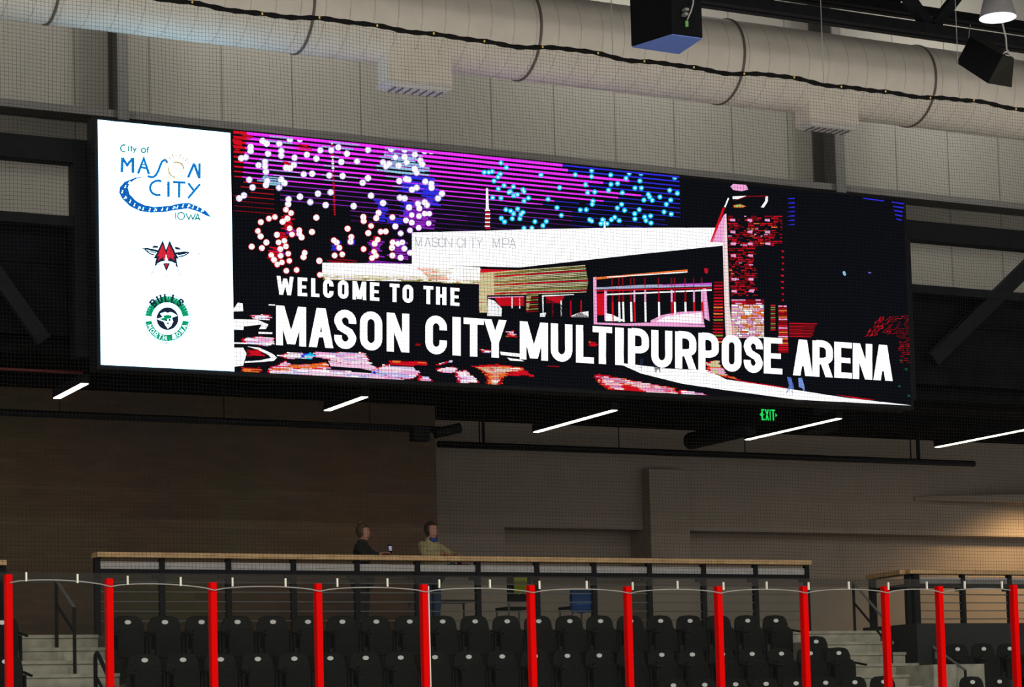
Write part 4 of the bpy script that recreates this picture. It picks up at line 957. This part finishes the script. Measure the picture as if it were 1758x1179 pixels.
yA = 30.6; XH = PX(1467, 1060, yA); yB_ = XH/PX(1528, 1060, 1.0)
handrail(XH, yA, yB_, PZ(1467, 999, yA), PZ(1528, 1075, yB_), 'thin dark stair handrail standing on the right stairs')
yA = 29.2; XH = PX(1600, 1060, yA); yB_ = XH/PX(1655, 1100, 1.0)
handrail(XH, yA, yB_, PZ(1600, 1110, yA), PZ(1655, 1150, yB_), 'dark handrail at the stair edge of the far right seats', 1)
# ------------------------------------------------------------------ concourse ceiling: lights, pipes, exit sign
LZ = 7.62
names = ['leftmost', 'second from the left', 'middle', 'second from the right', 'rightmost']
for nm, (p, q) in zip(names, (((98, 684), (145, 658)), ((561, 705), (627, 681)), ((917, 742), (1058, 704)), ((1284, 755), (1440, 718)), ((1611, 768), (1790, 731)))):
    A0, A1 = onz(*p, LZ), onz(*q, LZ); x = (A0.x+A1.x)/2; y0, y1 = A1.y, A0.y
    t = thing('linear_pendant', 'slim glowing linear pendant light under the dark ceiling, %s of five' % nm, 'pendant light', (x, (y0+y1)/2, LZ), 'linear pendant lights')
    b = MB(); b.box(x-.06, x+.06, y0, y1, LZ+.006, LZ+.13); b.build('housing', BLACKSTEEL, t)
    b = MB(); b.box(x-.052, x+.052, y0+.02, y1-.02, LZ-.006, LZ+.006); b.build('tube', emit((255, 246, 215), 5), t)
    for y in (y0+.3, y1-.3):
        b = MB(); b.tube([(x, y, LZ+.13), (x, y, ZC)], .006, 5); b.build('hanging_wire', BLACKSTEEL, t)
def pipe(name, p, q, Y, r, label, cat, hang=()):
    A0, A1 = P(*p, Y), P(*q, Y); z = (A0.z+A1.z)/2
    t = thing(name, label, cat, (A0.x, Y, z))
    b = MB(); b.tube([(A0.x, Y, z), (A1.x, Y, z)], r, 12); b.build('pipe_run', BLACKSTEEL, t, smooth=True)
    for px, wd in hang:
        x = PX(px, 740, Y); b = MB(); b.tube([(x, Y, z), (x, Y, ZC)], wd, 6); b.build('hanger', BLACKSTEEL, t)
    return t, z
tp, zp = pipe('ceiling_pipe', (-60, 707), (782, 737), 33.2, .055, 'black pipe hung in front of the brown brick wall', 'pipe', ((103, .01), (385, .01), (635, .012)))
x = PX(720, 738, 33.2); b = MB(); b.box(x-.14, x+.14, 33.1, 33.3, zp-.2, zp+.02); b.build('valve_body', BLACKSTEEL, tp)
x = PX(766, 738, 33.2); b = MB(); b.tube([(x-.25, 33.1, zp-.08), (x+.2, 33.1, zp+.03)], .09, 8); b.build('end_fitting', BLACKSTEEL, tp)
pipe('ceiling_pipe', (752, 768), (1672, 791), 35.6, .06, 'long black pipe hung in front of the grey wall', 'pipe', ((830, .03), (823, .012), (1062, .01), (1278, .01), (1562, .014), (1575, .04)))
q0, q1 = P(-40, 630, 30.27), P(142, 640, 30.27)
b = MB(); b.tube([(q0.x, 30.285, (q0.z+q1.z)/2), (q1.x, 30.285, (q0.z+q1.z)/2)], .022, 8)
tag(b.build('sprinkler_pipe', mat('dull_red_pipe', (.10, .015, .015), .6), smooth=True), 'thin dull red pipe on the black fascia left of the screen', 'pipe')
A0 = P(1186, 757, 34.6); A1 = onz(1285, 733, A0.z)
b = MB(); b.tube([A0, (A0.x, A1.y, A0.z)], .16, 14)
t = thing('ceiling_heater', 'black cylindrical unit hung from the ceiling right of the middle pendant light', 'ceiling unit', (A0.x, A0.y, A0.z))
b.build('casing', BLACKSTEEL, t, smooth=True)
for d in (-.25, .6):
    b = MB(); b.tube([(A0.x, A0.y-.4+d*.3, A0.z+.1), (A0.x, A0.y-.4+d*.3, ZC)], .012, 6); b.build('hanger', BLACKSTEEL, t)
q = P(1408, 738, 33.4)
b = MB(); b.box(q.x-.26, q.x+.26, 33.2, 33.7, q.z-.03, ZC); tag(b.build('ceiling_box', BLACKSTEEL, bevel=.01), 'flat black box on the ceiling behind the second pendant from the right', 'ceiling box')
# dark steel and services under the ceiling edge
for i, (Y, z, h) in enumerate(((30.75, ZC-.19, .19), (32.0, ZC-.12, .12), (33.9, ZC-.16, .16))):
    b = MB(); b.box(3, 34, Y-.1, Y+.1, z, z+h+.002); o = b.build('ceiling_joist', DECK); o['kind'] = 'structure'
Ye = 30.9
e0, e1 = P(1305, 712, Ye), P(1333, 712, Ye); zt_, zb_ = PZ(1319, 700, Ye), PZ(1319, 724, Ye)
t = thing('exit_sign', 'green lit EXIT sign hanging below the right half of the screen', 'sign', ((e0.x+e1.x)/2, Ye, zb_))
b = MB(); b.box(e0.x-.02, e1.x+.02, Ye+.004, Ye+.05, zb_, zt_); b.build('housing', FASCIA, t)
b = MB(); b.box((e0.x+e1.x)/2-.02, (e0.x+e1.x)/2+.02, Ye+.01, Ye+.04, zt_, ZC+.01); b.build('bracket', BLACKSTEEL, t)
b = MB(); GR = emit((30, 235, 95), 1.1); hh = (zt_-zb_)*.78
class Flat:
    def poly(s, pts, m): b.poly([(x, Ye-.002, z) for x, z in pts], m)
fl = Flat(); xs_ = e0.x+.026; wd = (e1.x-e0.x-.05)
def ez(x, y): return (xs_+x, zt_-(zt_-zb_)*.11-y*hh)
lw = wd/4.15
for k, ch in enumerate('EXIT'):
    off = [0, 1.08, 2.48, 2.95][k]*lw; w_ = {'E': .9, 'X': 1.22, 'I': .24, 'T': 1.15}[ch]*lw
    if ch == 'X':
        for xa_, xb_ in ((0, w_-.03), (w_-.03, 0)): fl.poly([ez(off+xa_, 0), ez(off+xa_+.024, 0), ez(off+xb_+.024, 1), ez(off+xb_, 1)], GR)
    else:
        Q, S_ = glyph(ch, w_/hh, .14)
        for p_ in Q: fl.poly([ez(off+x*hh, y) for x, y in p_], GR)
xl_ = e0.x-.012; zm = (zt_+zb_)/2
fl.poly([(e0.x-.015, zm), (e0.x+.022, zm+.03), (e0.x+.022, zm-.03)], GR); fl.poly([(e1.x+.015, zm), (e1.x-.02, zm+.03), (e1.x-.02, zm-.03)], GR)
b.build('lit_letters', None, t, fix=False)
# ------------------------------------------------------------------ people
SKIN = mat('skin', (.42, .21, .15), .6, var=.08)
def skin_obj(name, nodes, edges, m, parent, sub=1):
    """one continuous skinned surface; nodes: (co, rx, ry)"""
    me = bpy.data.meshes.new(name); me.from_pydata([n[0] for n in nodes], edges, []); me.materials.append(m)
    o = bpy.data.objects.new(name, me); COL.objects.link(o)
    md = o.modifiers.new('skin', 'SKIN'); md.use_smooth_shade = True
    for i, n in enumerate(nodes): me.skin_vertices[0].data[i].radius = (n[1], n[2]); me.skin_vertices[0].data[i].use_root = (i == 0)
    s = o.modifiers.new('sub', 'SUBSURF'); s.levels = sub; s.render_levels = sub
    o.parent = parent
    return o
def arm_pts(s, el, wr): return [(.19*s, 0, 1.42), el, wr]
def hand_nodes(nodes, edges, wi, wr, d, side):
    """palm and five bent fingers grown from the wrist"""
    wr = Vector(wr); d = Vector(d).normalized(); up = Vector((0, 0, 1)); a = d.cross(up).normalized(); n2 = a.cross(d)
    pi = len(nodes); nodes.append((tuple(wr+d*.05), .034, .018)); edges.append((wi, pi))
    for k, (off, ln) in enumerate(((-.03, .062), (-.01, .075), (.01, .07), (.03, .052))):
        p0 = wr+d*.085+a*off; p1 = p0+d*ln*.5-n2*.008; p2 = p1+d*ln*.3-n2*.028
        i0 = len(nodes); nodes.extend([(tuple(p0), .0095, .0095), (tuple(p1), .009, .009), (tuple(p2), .008, .008)])
        edges.extend([(pi, i0), (i0, i0+1), (i0+1, i0+2)])
    p0 = wr+d*.035+a*(.038*side)-n2*.005; p1 = p0+d*.035+a*(.016*side); p2 = p1+d*.028-n2*.01
    i0 = len(nodes); nodes.extend([(tuple(p0), .012, .012), (tuple(p1), .0105, .0105), (tuple(p2), .009, .009)]); edges.extend([(pi, i0), (i0, i0+1), (i0+1, i0+2)])
def person(loc, rot, scale, label, coat, legs, hair, arms, headturn, bun, collar=None):
    t = thing('person', label, 'person', loc); t.rotation_euler = (0, 0, rot); t.scale = (scale,)*3
    # local: faces -y
    N = [((0, .02, .95), .15, .11), ((0, .01, 1.15), .135, .10), ((0, 0, 1.33), .15, .11), ((0, .0, 1.44), .09, .08), ((0, -.01, 1.52), .052, .055)]
    E = [(0, 1), (1, 2), (2, 3), (3, 4)]
    for s in (-1, 1):
        i = len(N); N += [((.09*s, .02, .88), .088, .095), ((.10*s, .0, .50), .058, .062), ((.10*s, .03, .10), .04, .045), ((.11*s, -.10, .035), .04, .03)]
        E += [(0, i), (i, i+1), (i+1, i+2), (i+2, i+3)]
    for s, (el, wr, hd) in zip((-1, 1), arms):
        i = len(N); N += [((.17*s, .0, 1.41), .06, .06), (el, .045, .045), (wr, .028, .025)]
        E += [(2, i), (i, i+1), (i+1, i+2)]; hand_nodes(N, E, i+2, wr, hd, -s)
    # head on the neck
    hd_c = Vector((0, -.02, 1.645)); R = Matrix.Rotation(headturn, 3, 'Z')
    i = len(N); N.append((tuple(hd_c+R@Vector((0, -.03, -.065))), .075, .082)); N.append((tuple(hd_c+Vector((0, 0, .015))), .098, .112)); N.append((tuple(hd_c+Vector((0, .01, .085))), .082, .098))
    E += [(4, i), (i, i+1), (i+1, i+2)]
    skin_obj('body', N, E, SKIN, t, 2)
    fb = MB()                                   # face: nose, eyes, mouth, ears
    def fp(x, y, z): return tuple(hd_c+R@Vector((x, y, z)))
    SK = SKIN; DKE = mat('eye_dark', (.03, .02, .02), .4); LIP = mat('lip', (.32, .10, .09), .5)
    fb.tube([fp(0, -.088, .02), fp(0, -.108, -.018), fp(0, -.09, -.03)], [.009, .014, .008], 8, SK)
    for s in (-1, 1):
        fb.lathe([(0, -.006), (.012, -.004), (.012, .004), (0, .006)], fp(.03*s, -.082, .015), 8, DKE)
        fb.tube([fp(.02*s, -.087, .036), fp(.045*s, -.078, .034)], .004, 6, DKE)
        fb.tube([fp(.078*s, .0, .03), fp(.084*s, .012, .005), fp(.077*s, .0, -.025)], [.010, .014, .008], 8, SK)
    fb.tube([fp(-.022, -.084, -.055), fp(0, -.092, -.053), fp(.022, -.084, -.055)], .006, 6, LIP)
    f = fb.build('face', None, t, smooth=True); f.matrix_parent_inverse = Matrix.Identity(4)
    C = [((0, .02, .86), .185, .14), ((0, .01, 1.12), .168, .13), ((0, 0, 1.33), .178, .135), ((0, .0, 1.445), .105, .095), ((0, .005, 1.50), .088, .088), ((0, .012, 1.535), .092, .092)]
    Ec = [(0, 1), (1, 2), (2, 3), (3, 4), (4, 5)]
    for s, (el, wr, hd) in zip((-1, 1), arms):
        i = len(C); w2 = tuple(Vector(el)+(Vector(wr)-Vector(el))*.9); C += [((.18*s, .0, 1.40), .085, .085), (el, .066, .064), (w2, .044, .042)]; Ec += [(2, i), (i, i+1), (i+1, i+2)]
    skin_obj('jacket', C, Ec, coat, t, 2)
    L = [((0, .02, .93), .16, .125)]; El = []
    for s in (-1, 1):
        i = len(L); L += [((.095*s, .02, .86), .10, .105), ((.10*s, .0, .50), .072, .076), ((.10*s, .03, .07), .055, .06)]; El += [(0, i), (i, i+1), (i+1, i+2)]
    skin_obj('trousers', L, El, legs, t, 1)
    hb = MB(); nu, nv = 20, 12; idx = {}
    for v in range(nv+1):
        for u in range(nu):
            th = math.pi*v/nv; ph = 2*math.pi*u/nu
            x, y, z = .098*math.sin(th)*math.cos(ph), .118*math.sin(th)*math.sin(ph)+.008, .128*math.cos(th)+.018
            if y > 0 and z < 0: y *= .9
            idx[(u, v)] = len(hb.v); hb.v.append(fp(x*(1+.03*math.sin(5*ph)), y, z))
    for v in range(nv):
        for u in range(nu):
            th = math.pi*(v+.5)/nv; ph = 2*math.pi*(u+.5)/nu
            y, z = .118*math.sin(th)*math.sin(ph), .128*math.cos(th)+.018
            if z < .078 and y < -.028: continue
            if z < (-.06 if bun else -.085): continue
            hb.f.append((idx[(u, v)], idx[(u, v+1)], idx[((u+1) % nu, v+1)], idx[((u+1) % nu, v)])); hb.mi.append(0)
    ho = hb.build('hair', hair, t, smooth=True); ho.matrix_parent_inverse = Matrix.Identity(4)
    if bun:
        kb = MB(); kb.lathe([(.0, -.045), (.03, -.036), (.046, 0), (.034, .034), (0, .045)], fp(0, .055, .155), 14); ko = kb.build('hair_bun', hair, t, smooth=True); ko.matrix_parent_inverse = Matrix.Identity(4)
    if collar:
        K = [((-.08, -.05, 1.515), .03, .034), ((0, -.10, 1.475), .03, .034), ((.08, -.05, 1.515), .03, .034)]; skin_obj('collar', K, [(0, 1), (1, 2)], collar, t, 1)
    return t
YP = YRAIL+.55
xp = PX(622, 925, YP); zh = PZ(625, 901, YP)
s1 = (zh-FLOORZ)/1.76
person((xp, YP, FLOORZ), math.radians(48), s1, 'person in black jacket with hair tied up, looking at a phone held over the railing', mat('black_jacket', (.012, .014, .016), .7), mat('dark_trousers', (.02, .02, .022), .8), mat('brown_hair', (.075, .042, .02), .6),
       [((-.27, -.14, 1.24), (-.07, -.33, 1.285), (.2, -1, .25)), ((.27, -.14, 1.24), (.07, -.34, 1.285), (-.2, -1, .25))], 0, True)
hv = Matrix.Rotation(math.radians(48), 3, 'Z')@Vector((.0, -.455, 1.355)); pc = Vector((xp, YP, FLOORZ))+hv*s1
t = thing('mobile_phone', 'phone with a lit screen held by the person in the black jacket', 'phone', pc)
b = MB(); b.bar(pc+Vector((-.0, .0, -.06)), pc+Vector((.0, .015, .075)), .062, .012); b.build('phone_body', SPEAKER, t)
b = MB(); b.bar(pc+Vector((0, -.009, -.02)), pc+Vector((0, .002, .05)), .05, .006); b.build('phone_screen', emit((190, 190, 215), .55), t)
xp2 = PX(739, 925, YP); zh2 = PZ(739, 898, YP); s2 = (zh2-FLOORZ)/1.755
person((xp2, YP, FLOORZ), math.radians(20), s2, 'person in pale yellow-grey hooded top with blue collar leaning on the railing', mat('pale_hoodie', (.36, .32, .17), .85, var=.25, scale=5), mat('blue_jeans', (.03, .06, .13), .8), mat('dark_hair', (.035, .02, .015), .6),
       [((-.31, -.16, 1.235), (-.12, -.38, 1.25), (.7, -1, 0)), ((.31, -.16, 1.235), (.16, -.38, 1.25), (-.6, -1, 0))], math.radians(8), False, mat('blue_collar', (.02, .05, .25), .7))
# small things along the concourse
def cup(px, py, Y, m, label):
    q = P(px, py, Y); b = MB(); h = .09
    b.lathe([(0, 0), (.034, 0), (.042, h), (.038, h), (.032, .01)], (q.x, Y, q.z-h/2), 16)
    return tag(b.build('cup', m, smooth=True), label, 'cup')
def on_rail(px, Y):
    return PX(px, 962, Y)
for px, c_, lb in ((777, mat('green_cup', (.10, .42, .22), .5), 'green cup held low behind the railing beside the pale hooded top'), (789, mat('red_cup', (.5, .02, .02), .5), 'red cup behind the railing beside the green cup')):
    cup(px, 964, YRAIL+.27, c_, lb)
# narrow counter shelf that carries the cups
b = MB(); b.box(PX(765, 970, YRAIL+.27), PX(800, 970, YRAIL+.27), YRAIL+.16, YRAIL+.40, PZ(780, 964, YRAIL+.27)-.075, PZ(780, 964, YRAIL+.27)-.045)
tag(b.build('cup_shelf', BLACKSTEEL), 'small black shelf behind the railing carrying two cups', 'shelf')
def table(px, py, Y, label, wide=.55):
    q = P(px, py, Y)
    t = thing('side_table', label, 'table', (q.x, Y, FLOORZ), 'concourse tables')
    b = MB(); b.box(q.x-wide, q.x+wide, Y-.3, Y+.3, q.z-.03, q.z); b.build('table_top', mat('table_grey', (.09, .09, .09), .4), t, bevel=.01)
    for sx in (-1, 1):
        for sy in (-1, 1):
            b = MB(); b.tube([(q.x+sx*(wide-.06), Y+sy*.24, FLOORZ), (q.x+sx*(wide-.06), Y+sy*.24, q.z-.03)], .018, 6); b.build('leg', GREYSTEEL, t)
    return t
table(760, 1031, 33.0, 'low dark table behind the railing, right of the hooded person')
# yellow-green vest folded over a chair, blue coat over a chair
def chair(px, py, Y, cw, label, coat, coat_label, coat_name, cat):
    q = P(px, py, Y); t = thing('concourse_chair', label, 'chair', (q.x, Y, FLOORZ), 'chairs on the concourse')
    zt = q.z
    b = MB(); b.box(q.x-.22, q.x+.22, Y-.25, Y+.2, FLOORZ+.45, FLOORZ+.49); b.build('seat', SEATBLACK, t)
    b = MB(); b.box(q.x-.22, q.x+.22, Y-.27, Y-.24, FLOORZ+.55, zt); b.build('backrest', SEATBLACK, t)
    for sx in (-1, 1):
        for sy in (-.25, .18):
            b = MB(); b.tube([(q.x+sx*.2, Y+sy, FLOORZ), (q.x+sx*.2, Y+sy, FLOORZ+.46 if sy > 0 else zt-.03)], .014, 6); b.build('leg', GREYSTEEL, t)
    n, mI = 14, []
    b = MB()
    prof = [(-.295, zt-.34), (-.292, zt-.16), (-.288, zt-.02), (-.265, zt+.025), (-.235, zt+.02), (-.222, zt-.05), (-.222, zt-.3)]
    for i in range(n+1):
        x = q.x-cw+2*cw*i/n
        for yy, z in prof: b.v.append((x, Y+yy-.006*math.sin(i*1.3), z+(.012*math.sin(i*.9) if z < zt-.1 else 0)))
    m_ = len(prof)
    for i in range(n):
        for j in range(m_-1): b.f.append((i*m_+j, i*m_+j+1, (i+1)*m_+j+1, (i+1)*m_+j)); b.mi.append(0)
    o = b.build(coat_name, coat, None, smooth=True); so = o.modifiers.new('solid', 'SOLIDIFY'); so.thickness = .012; so.offset = 0
    tag(o, coat_label, cat)
chair(879, 985, 32.4, .12, 'black chair behind the railing with a bright yellow-green vest on its back', mat('hi_vis', (.62, .70, .02), .7), 'bright yellow-green safety vest hung over a chair back behind the railing', 'safety_vest', 'vest')
chair(988, 1018, 32.2, .23, 'black chair behind the railing with a blue coat on its back', mat('blue_coat', (.02, .10, .36), .7), 'bright blue coat hung over a chair back behind the railing', 'blue_coat', 'coat')
